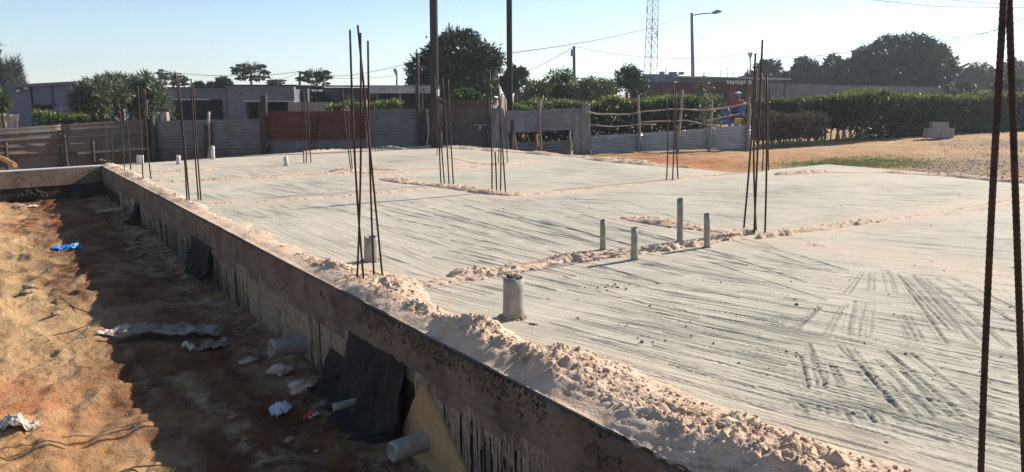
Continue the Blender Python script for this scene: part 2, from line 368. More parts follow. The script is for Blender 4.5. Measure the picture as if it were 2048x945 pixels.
def axis(lo, hi, segs):                               # segs: (start, end, step), coarse outside
    a = []
    for s, e, st in segs: a += list(np.arange(s, e, st))
    a.append(segs[-1][1])
    left = [segs[0][0] - 0.15 * (1.45 ** k) for k in range(1, 24)]; right_ = [a[-1] + 0.15 * (1.45 ** k) for k in range(1, 24)]
    return np.array([v for v in left[::-1] if v > lo] + a + [v for v in right_ if v < hi])
gx = axis(-420, 420, [(-3, -0.6, 0.08), (-0.6, 1.9, 0.018), (1.9, 9, 0.4), (9, 34, 0.16)])
gy = axis(-420, 420, [(1.5, 6, 0.02), (6, 15, 0.04), (15, 40, 0.25)])
GX, GY = np.meshgrid(gx, gy, indexing='ij'); GZ = gz(GX, GY)
V, F = gridmesh(np.stack([GX, GY, GZ], -1))
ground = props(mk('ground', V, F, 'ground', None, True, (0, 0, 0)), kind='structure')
def blob(X, Y, list_, z):                              # soft patches given as photo pixel, radius across and along (m)
    a = np.zeros(X.shape)
    for px, py, rx, ry, s in list_:
        c = G(px, py, z); a = np.maximum(a, s * np.exp(-(((X - c[0]) / rx) ** 2 + ((Y - c[1]) / ry) ** 2)))
    return a
def segd(X, Y, P):                                     # distance to a polyline + position along it
    best = np.full(X.shape, 1e9); run = 0.0; tt = np.zeros(X.shape)
    for (ax, ay), (bx, by) in zip(P[:-1], P[1:]):
        L_ = math.hypot(bx - ax, by - ay) + 1e-9
        t = np.clip(((X - ax) * (bx - ax) + (Y - ay) * (by - ay)) / L_ ** 2, 0, 1)
        d = np.hypot(X - ax - t * (bx - ax), Y - ay - t * (by - ay)); k = d < best
        tt = np.where(k, run + t * L_, tt); best = np.minimum(best, d); run += L_
    return best, tt
def addattr(o, name, arr):
    a = o.data.attributes.new(name, 'FLOAT', 'POINT'); a.data.foreach_set('value', np.clip(np.asarray(arr), 0, 1).astype(np.float32).ravel())
rr = GX * cyw - GY * syw; dd = GX * syw + GY * cyw; tr = (GX < 1.9) & (GY < 14)
wob = 0.25 * fbm(GX * 1.3, GY * 1.3, 3, 61)
addattr(ground, 'moist_shade', tr * sstep(0.35, 0.75, GX + wob) * sstep(2.1, 1.5, GX + wob))  # moist red-brown floor, with the trench shade deepened into its colour
addattr(ground, 'red', blob(GX + wob, GY + wob, [(130, 450, .8, .55, 1), (20, 770, .5, .5, .9), (215, 800, .35, .5, .6), (690, 870, .3, .5, .9), (60, 900, .6, .5, .3)], -.55)
        + (~tr) * blob(GX, GY, [(1400, 326, 1.6, 1.2, 1), (1330, 322, 1.2, 1.0, .9), (1550, 318, 2.0, 0.8, .5)], -.2))
d1, _ = segd(GX + wob * .3, GY, [tuple(G(x, y, -.6)[:2]) for x, y in ((365, 745), (420, 790), (480, 860), (520, 900))])
d2, _ = segd(GX + wob * .3, GY, [tuple(G(x, y, -.55)[:2]) for x, y in ((265, 480), (290, 520), (310, 540), (420, 540))])
addattr(ground, 'pale', tr * np.clip(np.maximum.reduce([sstep(1.35, 1.6, GX + wob * .6) * .8, np.exp(-(d1 / .07) ** 2), np.exp(-(d2 / .09) ** 2), .75 * blob(GX, GY, [(145, 712, .12, .2, 1), (400, 560, .3, 1, .8), (560, 880, .2, .3, .8)], -.6), 0.35 * (GX < .8)]), 0, 1)
        + (~tr) * 0.2)
addattr(ground, 'green', (~tr) * blob(GX, GY, [(1640, 327, .9, .35, 1), (1730, 328, 1.1, .35, 1), (1820, 332, .9, .3, .5)], -.2))
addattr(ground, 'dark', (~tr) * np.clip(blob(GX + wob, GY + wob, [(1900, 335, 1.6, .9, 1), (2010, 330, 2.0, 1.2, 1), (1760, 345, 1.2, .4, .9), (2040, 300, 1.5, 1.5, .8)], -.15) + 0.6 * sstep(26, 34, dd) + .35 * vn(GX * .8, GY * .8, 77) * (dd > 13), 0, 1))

# ================================================================== FOUNDATION SLAB
ax_ = np.concatenate([np.arange(X0, 4.9, 0.0095), np.arange(4.9, 5.6, 0.018), np.arange(5.6, 11.8, 0.032), [11.8]])
ay_ = np.concatenate([np.arange(-0.6, 0.6, 0.06), np.arange(0.6, 3.7, 0.0095), np.arange(3.7, 4.6, 0.014), np.arange(4.6, 8.0, 0.021), np.arange(8.0, 15.0, 0.036), [15.0]])
AX, AY = np.meshgrid(ax_, ay_, indexing='ij')
def pl(pts): return [tuple(G(x, y)[:2]) for x, y in pts]
# loose sand: (polyline, half width, height, dust half width)
ROWS = [(pl([(770, 585), (830, 575), (900, 562), (960, 555)]), .09, .022, .22),
        (pl([(930, 550), (1000, 545), (1110, 523), (1180, 515), (1262, 506)]), .13, .055, .24),
        (pl([(1275, 503), (1330, 500), (1400, 488), (1480, 470), (1500, 468)]), .075, .05, .2),
        (pl([(1520, 476), (1560, 470), (1610, 462), (1680, 452), (1745, 444)]), .07, .05, .28),
        (pl([(1268, 437), (1340, 450), (1400, 458), (1450, 464)]), .13, .05, .25),
        (pl([(775, 359), (840, 369), (900, 374), (940, 380)]), .16, .05, .35),
        (pl([(950, 384), (990, 388), (1030, 390)]), .12, .045, .3),
        (pl([(1030, 391), (1120, 384), (1200, 376), (1340, 362), (1490, 343)]), .07, .015, .35),
        (pl([(285, 366), (400, 361), (480, 358), (560, 354)]), .16, .035, .3),
        (pl([(250, 345), (330, 343), (420, 339)]), .2, .03, .3),
        (pl([(415, 408), (560, 402), (700, 392), (860, 378)]), .05, .014, .25),
        (pl([(560, 352), (700, 346), (800, 346), (1010, 330)]), .12, .02, .45),
        (pl([(680, 343), (740, 338), (790, 341)]), .16, .05, .4),
        (pl([(900, 315), (960, 328), (1010, 330), (1060, 322)]), .12, .025, .4),
        (pl([(1745, 444), (1830, 432), (1920, 418), (2060, 392)]), .05, .010, .4),
        (pl([(1620, 490), (1700, 500), (1790, 512), (1900, 530), (2060, 572)]), .10, .006, .34),
        (pl([(620, 304), (700, 298), (800, 297), (880, 294)]), .22, .07, .5),
        (pl([(880, 294), (960, 300), (1050, 306), (1180, 316)]), .22, .06, .4),
        (pl([(1180, 318), (1240, 324), (1310, 330)]), .2, .07, .35),
        (pl([(1330, 333), (1420, 338), (1490, 341)]), .16, .05, .4),
        (pl([(1560, 350), (1650, 345), (1780, 345), (1900, 352), (2050, 366)]), .14, .05, .35)]
hs = np.zeros(AX.shape); dust = np.zeros(AX.shape)
cl1 = clods(AX, AY, 26, 3); cl2 = clods(AX + 5, AY, 48, 4); cl3 = clods(AX, AY + 3, 11, 8); nb = fbm(AX * 3, AY * 3, 4, 5); nb2 = fbm(AX * 14, AY * 14, 3, 15); nb3 = 1 - 2.2 * np.abs(fbm(AX * 21, AY * 21, 3, 16)); nb4 = 1 - 2.2 * np.abs(fbm(AX * 44 + 9, AY * 44, 2, 18))
for P, w, h, dw in ROWS:
    d, t = segd(AX + .05 * nb, AY + .05 * nb2, P)
    amp = np.clip(.25 + 1.3 * vn(t * 3.1, P[0][0] * 7, 17), 0, 1.3)
    k = np.clip(1 - (d / (w * (.6 + .7 * vn(t * 2.2, P[0][1] * 5, 19)))) ** 2, 0, 1)
    hs = np.maximum(hs, .62 * h * k * amp * (.40 + .35 * cl3 + .25 * cl1 + .2 * nb2 + .35 * nb3)); dust = np.maximum(dust, np.exp(-(d / dw) ** 2) * .85)
tX = AX - X0; wr = .29 + .20 * sstep(2.9, 2.2, AY) + .08 * sstep(5.6, 4.6, AY) + .10 * nb + .12 * np.exp(-((AY - 4.3) / .4) ** 2)
wr = np.where(AY > 7, wr * .85, wr)
rise = sstep(-.03, .10, tX + .02 * nb2 + .02 * nb) * (1 - sstep(.45, 1.0, tX / np.maximum(wr, .05)))
hm = .012 + .034 * sstep(5.2, 4.4, AY) + .02 * vn(AY * 1.1, 2, 23) + .025 * sstep(7, 9, AY) * vn(AY * 2, 5, 29)
crumb = (sstep(5.6, 4.7, AY + .3 * nb) + .35 * sstep(7, 9, AY)) * (.5 + .8 * sstep(.3, .6, vn(AX * 5, AY * 4, 44)))
sm = sstep(.06, .17, tX + .04 * nb)
ridge = rise * hm * (.75 + .7 * nb) + rise * sm * crumb * (.012 * cl1 + .006 * cl2 + .018 * cl3 + .016 * nb3 + .009 * nb4 - .010)
hs = np.maximum(hs, ridge); hs = np.maximum(hs, .0075 * (tX < .75 * wr + .05 * nb2))
dust = np.maximum(dust, 1 - sstep(.55, 1.5, tX / np.maximum(wr, .05))); dust = np.maximum(dust, .6 * sstep(9, 14, AY) * vn(AX * .9, AY * .9, 33))
gdark = np.zeros(AX.shape)
zs = .006 * fbm(AX * .7, AY * .7, 3, 2) + .004 * nb
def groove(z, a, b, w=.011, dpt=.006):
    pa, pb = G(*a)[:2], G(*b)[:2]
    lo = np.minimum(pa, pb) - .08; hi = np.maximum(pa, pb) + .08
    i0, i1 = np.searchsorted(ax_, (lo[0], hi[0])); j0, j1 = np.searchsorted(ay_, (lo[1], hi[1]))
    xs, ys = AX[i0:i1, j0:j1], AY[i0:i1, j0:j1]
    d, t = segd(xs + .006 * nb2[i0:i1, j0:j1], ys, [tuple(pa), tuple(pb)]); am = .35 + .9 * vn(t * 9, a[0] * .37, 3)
    gdark[i0:i1, j0:j1] = np.maximum(gdark[i0:i1, j0:j1], np.exp(-(d / (w * .9)) ** 2) * np.clip(am * 1.5 - .4, 0, 1) * min(1, dpt / .004))
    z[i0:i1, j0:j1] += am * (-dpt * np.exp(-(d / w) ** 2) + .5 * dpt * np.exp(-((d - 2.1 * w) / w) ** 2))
Z5 = lambda x, y: (1300 + x / 2.333, 540 + y / 2.333)
FAN = [(1000, 10, 930, 110), (1040, 20, 1040, 95), (1100, 0, 1135, 105), (1150, 20, 1380, 345), (1180, 30, 1420, 280), (1220, 25, 1500, 345), (1260, 40, 1590, 345),
       (1330, 40, 1690, 240), (1290, 40, 1690, 365), (1400, 40, 1740, 200), (905, 165, 835, 300), (970, 145, 945, 305), (1025, 150, 1000, 310), (1165, 215, 1210, 330), (1190, 215, 1245, 335),
       (765, 180, 650, 280), (780, 175, 665, 285), (725, 345, 790, 560), (745, 380, 780, 545), (880, 350, 1000, 500), (835, 440, 870, 545), (860, 450, 910, 540),
       (920, 400, 1180, 700), (1000, 480, 1150, 650), (1100, 380, 1450, 690), (1180, 480, 1400, 690), (1050, 500, 1250, 690), (1200, 390, 1550, 680), (960, 380, 1090, 560),
       (1060, 420, 1330, 690), (1140, 400, 1480, 680), (820, 480, 800, 560), (1000, 520, 1110, 640), (1120, 520, 1290, 690), (700, 400, 740, 560)]
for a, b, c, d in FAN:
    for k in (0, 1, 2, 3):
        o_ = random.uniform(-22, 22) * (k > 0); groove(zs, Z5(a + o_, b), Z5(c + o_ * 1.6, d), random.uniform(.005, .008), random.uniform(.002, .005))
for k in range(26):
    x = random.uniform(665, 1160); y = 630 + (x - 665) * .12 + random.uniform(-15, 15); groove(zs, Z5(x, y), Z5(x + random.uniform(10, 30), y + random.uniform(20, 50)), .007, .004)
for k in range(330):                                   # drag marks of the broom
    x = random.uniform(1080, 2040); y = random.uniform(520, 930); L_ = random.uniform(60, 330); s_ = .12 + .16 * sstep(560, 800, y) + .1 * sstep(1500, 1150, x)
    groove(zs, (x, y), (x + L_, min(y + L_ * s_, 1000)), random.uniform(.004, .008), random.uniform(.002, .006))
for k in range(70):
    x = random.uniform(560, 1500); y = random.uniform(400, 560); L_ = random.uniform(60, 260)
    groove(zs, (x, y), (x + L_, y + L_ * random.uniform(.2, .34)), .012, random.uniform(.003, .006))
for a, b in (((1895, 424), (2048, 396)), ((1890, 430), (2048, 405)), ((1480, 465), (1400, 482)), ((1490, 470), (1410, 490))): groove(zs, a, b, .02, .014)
inner = inslab(AX, AY, -.001)
P3 = np.stack([AX, AY, zs], -1)
V, F = gridmesh(P3); cm = (inner[:-1, :-1] & inner[1:, :-1] & inner[1:, 1:] & inner[:-1, 1:]).ravel()
def compact(V, F):
    u = np.unique(F); m = np.full(len(V), -1, np.int64); m[u] = np.arange(len(u)); return V[u], m[F], u
found = thing('concrete_foundation', (X0, 6, -.8), 'pale broom-finished concrete house slab on a dark tarred plinth wall', 'foundation')
Vc, Fc, u = compact(V, F[cm]); slab = mk('slab_top', Vc, Fc, 'slab', found, True)
# attributes are read with object coordinates, so keep the slab texture in world metres
damp = blob(AX, AY, [(1400, 580, .8, .35, 1), (1250, 640, .5, .4, .7), (1480, 640, .5, .5, .7), (1760, 400, .9, .4, 1), (1640, 395, .8, .25, .8), (1200, 395, 1.2, .4, .7), (930, 405, .9, .3, .6),
                     (850, 480, .8, .7, .5), (620, 380, 1.2, .5, .6), (1430, 382, 1, .4, .7), (1300, 420, .9, .4, .5), (1850, 480, .8, .3, .6), (1740, 800, .35, .25, .6), (1650, 650, .3, .3, .5), (640, 365, 1, .4, .7), (500, 350, 1.2, .5, .8), (820, 322, 1.2, .6, .8), (1110, 345, 1.3, .5, .9), (1160, 330, .9, .4, .7), (470, 388, 1, .4, .7), (1560, 385, 1.2, .4, .9), (1850, 392, 1.1, .5, .9), (720, 318, 1.5, .5, .7), (1260, 358, 1.2, .4, .8), (1430, 360, .9, .4, .7), (960, 350, 1.3, .5, .6)], 0)
pour = np.radians(np.select([(AY < 3.95) & (AX < 4.75), AY < 3.95, (AY < 8.1) & (AX < 5.2), AY < 7.4, AX < 5.2], [74., 63., 88., 60., 82.], 58.))
for nm, ar in (('dust', dust), ('damp', damp), ('groove_dark', gdark)): addattr(slab, nm, ar.ravel()[u])
a_ = slab.data.attributes.new('broom', 'FLOAT', 'POINT'); a_.data.foreach_set('value', pour.ravel()[u].astype(np.float32))
mb = MB(); n_ = len(SLAB)                               # sides of the slab
mb.add([(x, y, -.012) for x, y in SLAB] + [(x, y, -.30) for x, y in SLAB], [(i, (i + 1) % n_, n_ + (i + 1) % n_, n_ + i) for i in range(n_)])
mb.build('slab_side', 'concrete_raw', found)
# edge beam facing the trench: rough cast face with honeycombing
yb = np.concatenate([np.arange(-.6, 1.2, .1), np.arange(1.2, 5.5, .014), np.arange(5.5, 14.0, .04)]); zb = np.linspace(.012, -.208, 26)
YB, ZB = np.meshgrid(yb, zb, indexing='ij')
hc = sstep(.5, .72, vn(YB * 1.3, ZB * 5 + 3, 51) + .25 * vn(YB * 6, ZB * 9, 52)) * sstep(6.5, 4.5, YB)
face = .010 * fbm(YB * 2, ZB * 6, 4, 53) + .004 * fbm(YB * 18, ZB * 18, 3, 54) + hc * (.022 * clods(YB, ZB, 30, 55) - .014) + .012 * (ZB < -.198)
top = sstep(-.03, .012, ZB)
XB = X0 - .012 - face * 1.0 + top * (.016 + .02 * fbm(YB * 5, 1.7, 3, 56)); ZB2 = ZB - top * (.014 + .012 * vn(YB * 9, 2.2, 57))
Pb = np.stack([XB, YB, ZB2], -1)
Pb = np.concatenate([np.stack([np.full(len(yb), X0 + .2), yb, np.full(len(yb), -.03)], -1)[:, None], Pb, np.stack([np.full(len(yb), X0 + .05), yb, np.full(len(yb), -.21)], -1)[:, None]], 1)
V, F = gridmesh(Pb); mk('edge_beam', V, F, 'concrete_raw', found, True)
hp, hz_ = [], []                                       # bare stones where the cast edge is honeycombed
for k in range(1500):
    y = random.uniform(1.3, 4.6); z = -.012 - abs(random.gauss(0, .045)); 
    if vn(y * 1.9, .3, 91) + .4 * vn(y * 8, z * 20, 92) < .72 or z < -.17: continue
    hp.append((X0 - .016 + random.uniform(-.004, .008), y, z)); hz_.append(random.uniform(.004, .013))
props(rocks('honeycomb_stones', hp, hz_, 'concrete_raw', found, seed=33, flat=1), kind='stuff')
yw = np.concatenate([np.arange(-.6, 1.5, .15), np.arange(1.5, 6, .03), np.arange(6, 14.0, .08)]); zw = np.linspace(-.2, -.95, 24); YW, ZW = np.meshgrid(yw, zw, indexing='ij')
XW = X0 + .012 + .012 * fbm(YW * 3, ZW * 3, 4, 71); V, F = gridmesh(np.stack([XW, YW, ZW], -1)); mk('plinth_wall', V, F, 'bitumen', found, True)
dv, df = [], []                                        # runs of cement grout down the tarred wall
mb = MB()
for k in range(4200):
    y = random.choice((random.uniform(1.2, 6.5), random.uniform(1.2, 12.5)))
    if vn(y * 1.6, 3.0, 81) < .40 and not 4.2 < y < 6.2 and random.random() < .75: continue
    if 3.3 < y < 4.15 or (y > 6.2 and random.random() < .45): continue
    if (y < 3.2 and random.random() < .5) or (4.2 < y < 6.2 and random.random() < .85 - .75 * float(vn(y * 11, 1.0, 83))): continue
    ln = random.uniform(.3, .6) if 4.2 < y < 6.2 else min(.06 + random.expovariate(1 / .22), .6); r = random.choice((random.uniform(.0015, .003), random.uniform(.003, .0065))); z0 = -.2; x = X0 + .006
    x += .012 * float(fbm(y * 3, -1.2, 4, 71)) - .002; path = [(x + .004, y, z0), (x - .002, y + random.uniform(-.003, .003), z0 - ln * .4), (x, y + random.uniform(-.006, .006), z0 - ln * .8), (x + .004, y + random.uniform(-.006, .006), z0 - ln)]
    mb.tube(path, [r, r * .8, r * .6, r * .9], 4, False)
props(mb.build('grout_drips', 'grout', found), kind='stuff')
# cross wall closing the trench
mb = MB(); a = G(-60, 349); b = G(216, 332.5)
L_ = Vector(b - a); ux = np.array(L_.normalized()); uy = np.array([-ux[1], ux[0], 0])
cw = thing('trench_end_wall', ((a + b) / 2 + [0, 0, -.9]), 'low concrete wall with a bright top edge closing the far end of the trench', 'wall')
cen = (a + b) / 2; ln = np.linalg.norm(b - a)
MB().box(cen + uy * .1 - [0, 0, .13], (ln, .2, .26), ux, uy).build('cap_beam', 'concrete_raw', cw)
MB().box(cen + uy * .115 - [0, 0, .58], (ln - .02, .19, .62), ux, uy).build('wall_face', 'bitumen', cw)
MB().box(cen + uy * .1 + [0, 0, .006], (ln, .19, .012), ux, uy).build('top_screed', 'lintel', cw)

# loose sand lying on the slab
hs2 = hs + zs + .0015
V, F = gridmesh(np.stack([AX, AY, hs2], -1)); ok = (hs > .005) & inner; cm = (ok[:-1, :-1] | ok[1:, :-1] | ok[1:, 1:] | ok[:-1, 1:]).ravel() & cm
lowv = ~ok.ravel(); V[lowv, 2] = zs.ravel()[lowv] - .006
Vc, Fc, u = compact(V, F[cm])
props(mk('loose_sand', Vc, Fc, 'sand', None, True, (0, 0, 0)), 'pinkish loose sand heaped along the slab edge and wall lines', 'sand', kind='stuff')
pts, szs = [], []
cand = np.argwhere(hs > .018); RNG.shuffle(cand)
for i, j in cand[:3000]:
    dist = math.hypot(ax_[i], ay_[j]); s_ = RNG.uniform(.003, .0075) * (1.8 if RNG.random() < .05 else 1) * (1 + .05 * dist)
    if tX[i, j] < .1: continue
    pts.append((ax_[i], ay_[j], hs2[i, j] + s_ * .2)); szs.append(s_)
props(rocks('sand_clods', pts, szs, 'sand', seed=4), 'crumbly clods of dry sand scattered on the sand heaps', 'clods', kind='stuff')
pts, szs = [], []                                      # mortar crumbs on the slab
for k in range(190):
    x = random.uniform(600, 2040); y = random.uniform(370, 930); p = G(x, y)
    if not inslab(p[0], p[1], .3) or p[0] < 2.4: continue
    s_ = random.uniform(.002, .007) * (2.2 if random.random() < .05 else 1); pts.append((p[0], p[1], s_ * .3)); szs.append(s_)
for x, y, n_, sp_ in ((1225, 572, 16, .05), (1310, 678, 4, .04), (1590, 708, 5, .02), (1065, 652, 4, .02)):
    c = G(x, y)
    for k in range(n_): s_ = random.uniform(.003, .011); pts.append((c[0] + random.gauss(0, sp_), c[1] - random.gauss(0, sp_ * .8), s_ * .3)); szs.append(s_)
props(rocks('mortar_crumbs', pts, szs, 'gravel', seed=5), 'dark crumbs of mortar scattered on the slab', 'crumbs', kind='stuff')

# ================================================================== REBAR AND PIPES ON THE SLAB
def lift(base, x, y):                                   # the point of a leaning upright seen at a pixel
    d = ray(x, y); return d * (fwd(base) / fwd(d)) + np.array([0, 0, H])
def rebar(bars, label, r=.0085, caps=()):
    bs = [G(*b[:2]) for b in bars]; c = np.mean(bs, 0)
    t = thing('column_rebar', (c[0], c[1], 0), label, 'rebar', 'starter bars standing in the slab')
    for k, (b, q) in enumerate(zip(bs, bars)):
        tp = lift(b, q[2], q[3]); bend = np.array([random.uniform(-.012, .012), random.uniform(-.012, .012), 0])
        p = [b * (1 - s) + tp * s + bend * math.sin(s * math.pi) * 1.5 for s in np.linspace(0, 1, 9)]
        p[0] = p[0] - (p[1] - p[0]) * (.05 / max(1e-3, p[1][2] - p[0][2]))
        mb = MB().tube(p, r, 8)
        if fwd(b) < 4:                                   # rolled ribs on the near bars
            ax = (tp - b) / np.linalg.norm(tp - b); n_ = int(np.linalg.norm(tp - b) / .016)
            for i in range(n_):
                s = (i + .5) / n_; m_ = b * (1 - s) + tp * s + bend * math.sin(s * math.pi) * 1.5; mb.tube([m_ - ax * .0025, m_ + ax * .0025], r * 1.09, 8)
        o = mb.build('bar', 'rebar', t, True)
        if k in caps: MB().tube([tp - [0, 0, .07], tp + [0, 0, .02]], r * 2.2, 8).build('tape_wrap', 'cloth_white', o)
    return t
A_ = lift(G(1953, 1130), 1965, 945)
rebar([(1956, 1130, 2011, -60), (2055, 1110, 2016, -60), (2100, 1060, 2070, -40), (2160, 1090, 2100, -40)], 'thick ribbed steel bars at the slab corner, taller than the view', .0078)
rebar([(714, 567, 721, 66), (728, 571, 700, 60), (748, 558, 736, 82), (766, 565, 715.5, 51)], 'four crossing rusty bars rising from the crumbly sand ridge beside a pipe', .007)
rebar([(374, 404, 351, 147), (379, 406, 356, 155), (397, 400, 382, 158), (402, 401, 386, 168)], 'two close pairs of leaning bars at the slab edge where a thin sand line starts')
rebar([(286, 364, 275, 172), (302, 360, 289, 177)], 'pair of bars on the trench edge beside a brown sand row')
rebar([(249, 344, 238, 206), (262, 342, 252, 212)], 'pair of short bars on the trench edge near the white pipe stub')
rebar([(214, 330, 208, 247), (226, 328, 219, 209)], 'pair of bars at the corner where the trench end wall meets the slab')
rebar([(882, 370, 870, 156), (889, 369, 875.5, 182), (898, 370, 885, 156), (907, 371, 896, 159)], 'four bars in mid slab with a white tape wrap, in front of the tin gate', .009, (1,))
rebar([(984, 386, 979, 140), (993, 384, 990, 304), (1001, 383, 999, 178), (1011, 384, 994, 142)], 'bars in mid slab with one cut short, in front of the leaning tin sheet', .009, (2,))
rebar([(997, 329, 1003, 190), (1015, 329, 1010, 196)], 'pair of bars far across the slab behind the cluster with one short bar', .008)
rebar([(874, 311, 872, 200), (880, 309, 879, 205)], 'pair of bars at the back of the slab beside the gate post', .008)
rebar([(1333, 360, 1333, 196), (1345, 361, 1347, 168), (1356, 359, 1352, 183)], 'three straight bars on the slab in front of the silver corrugated fence', .009)
rebar([(1487, 464, 1511, 107), (1508, 470, 1525, 80), (1530, 466, 1533, 152), (1512, 461, 1513, 140)], 'tall cluster of bars beside the row of small upright pipes', .0085)
rebar([(1524.5, 343, 1529, 160), (1537, 341, 1540, 168)], 'pair of bars at the slab edge next to the orange soil', .009)
rebar([(608, 327, 605, 181), (613, 327, 607, 184), (622, 326, 615, 186)], 'thin bars at the back of the slab in front of the rust-red tin', .009)
rebar([(702, 344, 684.5, 181), (705, 342, 695, 191)], 'pair of bars leaning back towards the rust-red tin fence', .009)
rebar([(751, 303, 748, 218), (757, 303, 755, 206), (764, 302, 762, 214)], 'faint thin bars at the far edge of the slab before the grey tin', .007)

def pipe(x, yb, yt, dia, label, xt=None, cap=None, m='pvc', lean=None):
    b = G(x, yb); tp = lift(b, xt or x, yt); r = dia / 2; n = 18
    t = thing('pipe_stub', (b[0], b[1], 0), label, 'pipe', 'upright pipes cast into the slab')
    ax = (tp - b) / np.linalg.norm(tp - b); hh = np.linalg.norm(tp - b)
    prof = [(-.03, r * 1.03), (.01, r * 1.06), (hh * .3, r * 1.01), (hh * .7, r), (hh, r), (hh, r * .82), (hh - .06, r * .80)]
    V, F = [], []; u_ = np.cross(ax, [0, 1, 0]); u_ /= np.linalg.norm(u_); w_ = np.cross(ax, u_)
    rim = [-abs(random.gauss(0, .05)) * dia - .1 * dia * (math.sin(k * .35 + x) > .6) for k in range(n)]
    for i, (z, q) in enumerate(prof):
        for k in range(n):
            an = 2 * math.pi * k / n; j = 1 + (.06 * (random.random() - .5) if 0 < i < 4 else 0); jz = (rim[k] if i in (4, 5) else 0); V.append(b + ax * (z + jz) + (u_ * math.cos(an) + w_ * math.sin(an)) * q * j)
    for i in range(len(prof) - 1):
        for k in range(n): F.append((i * n + k, i * n + (k + 1) % n, (i + 1) * n + (k + 1) % n, (i + 1) * n + k))
    mk('pipe_wall', V, F, m, t, True)
    rocks('cement_collar', [b + np.array([math.cos(a) * r * 1.1, math.sin(a) * r * 1.1, .002]) for a in np.linspace(0, 6.28, 15)[:-1]], [r * random.uniform(.18, .42) for a in range(14)], 'grout', t, seed=int(x) + 1, flat=.5)
    if cap:
        c = b + ax * (hh - .012); o = MB().tube([c - ax * .02, c], r * .8, n).build('plug', 'concrete_raw', t)
        rocks('plug_debris', [c + u_ * random.uniform(-r, r) * .6 + w_ * random.uniform(-r, r) * .6 + [0, 0, .012] for k in range(int(9 * cap))], [random.uniform(.15, .34) * r for k in range(int(9 * cap))], 'gravel', o, seed=int(x))
    return t
pipe(1027, 635, 553, .112, 'stubby grey drain pipe plugged with rubble beside the crumbly sand ridge', cap=1.6)
pipe(742, 522, 471, .098, 'wide short drain pipe standing behind the crossing rusty bars')
pipe(1206, 500, 440, .046, 'thin upright pipe beside the sand row, farthest from the tall bars', cap=.5)
pipe(1269, 520, 455, .050, 'thin dark upright pipe at the end of the sand row', cap=.5)
pipe(1360, 484, 397, .048, 'tallest thin upright pipe, a sand lump at its foot', cap=.5)
pipe(1414, 495, 427, .048, 'thin upright pipe nearest the tall bars in its row', cap=.5)
pipe(573, 332, 313, .075, 'short pipe in the back of the slab casting a long shadow', xt=571, m='pvc_clean')
pipe(280, 329, 310, .11, 'short wide white pipe at the far slab corner', m='pvc_clean')
pipe(357, 329, 311, .07, 'small white pipe near the grey tin fence', m='pvc_clean')
pipe(426, 319, 292, .07, 'white pipe standing close before the grey tin fence post', xt=425, m='pvc_clean')

# ================================================================== THINGS IN THE TRENCH
def onwall(x, y, X=X0): return WX(x, y, X)
def sidepipe(x0, y0, x1, y1, dia, label, flare=1.0, m='pvc'):   # from the wall outwards
    a = onwall(x0, y0, X0 + .0); d = ray(x1, y1); b = d * (a[1] / d[1]) + np.array([0, 0, H])   # stays square to the wall
    ax = (b - a) / np.linalg.norm(b - a); a = a - ax * .06; r = dia / 2; n = 20; L_ = np.linalg.norm(b - a)
    t = thing('drain_pipe', (b[0], b[1], b[2] - r), label, 'pipe', 'drain pipes through the plinth wall')
    u_ = np.array([0, 1., 0]); u_ = u_ - ax * np.dot(u_, ax); u_ /= np.linalg.norm(u_); w_ = np.cross(ax, u_); V, F = [], []
    prof = [(0, r), (L_ * .5, r * 1.02), (L_ * .9, r * flare), (L_, r * flare), (L_, r * flare * .84), (L_ - .1, r * .8)]
    for i, (z, q) in enumerate(prof):
        for k in range(n):
            an = 2 * math.pi * k / n; V.append(a + ax * (z + (random.uniform(-.008, .008) if i in (3, 4) else 0)) + (u_ * math.cos(an) + w_ * math.sin(an)) * q)
    for i in range(len(prof) - 1):
        for k in range(n): F.append((i * n + k, i * n + (k + 1) % n, (i + 1) * n + (k + 1) % n, (i + 1) * n + k))
    mk('pipe_wall', V, F, m, t, True); c = a + ax * (L_ - .1); MB().tube([c - ax * .01, c], r * .8, n).build('dirt_plug', 'concrete_raw', t)
sidepipe(855, 880, 783, 905, .105, 'broken grey drain pipe sticking out through the tan triangular patch')
sidepipe(608, 692, 541, 697, .115, 'sand-caked drain pipe jutting from the streaked wall', 1.08)
sidepipe(745, 795, 668, 815, .045, 'small pipe end among the black plastic sheeting')
# tan patch around the broken pipe
mb = MB(); out = [(848, 766), (864, 800), (893, 860), (932, 945), (975, 1040), (810, 1040), (796, 930), (806, 860), (828, 800)]
ring = [onwall(x, y, X0 - .004) for x, y in out]; cen = np.mean(ring, 0) + [-.012, 0, 0]
rim2 = [q * .96 + cen * .04 + np.array([-.014, 0, 0]) for q in ring]; back = [q + [.03, 0, 0] for q in ring]; k = len(ring)
mb.add(ring + rim2 + [cen] + back, [(i, (i + 1) % k, k + (i + 1) % k, k + i) for i in range(k)] + [(k + i, k + (i + 1) % k, 2 * k) for i in range(k)] + [(2 * k + 1 + i, 2 * k + 1 + (i + 1) % k, (i + 1) % k, i) for i in range(k)])
props(mb.build('plaster_patch', 'plaster_tan', None, False), 'smooth tan triangular plaster patch on the tarred wall', 'plaster')
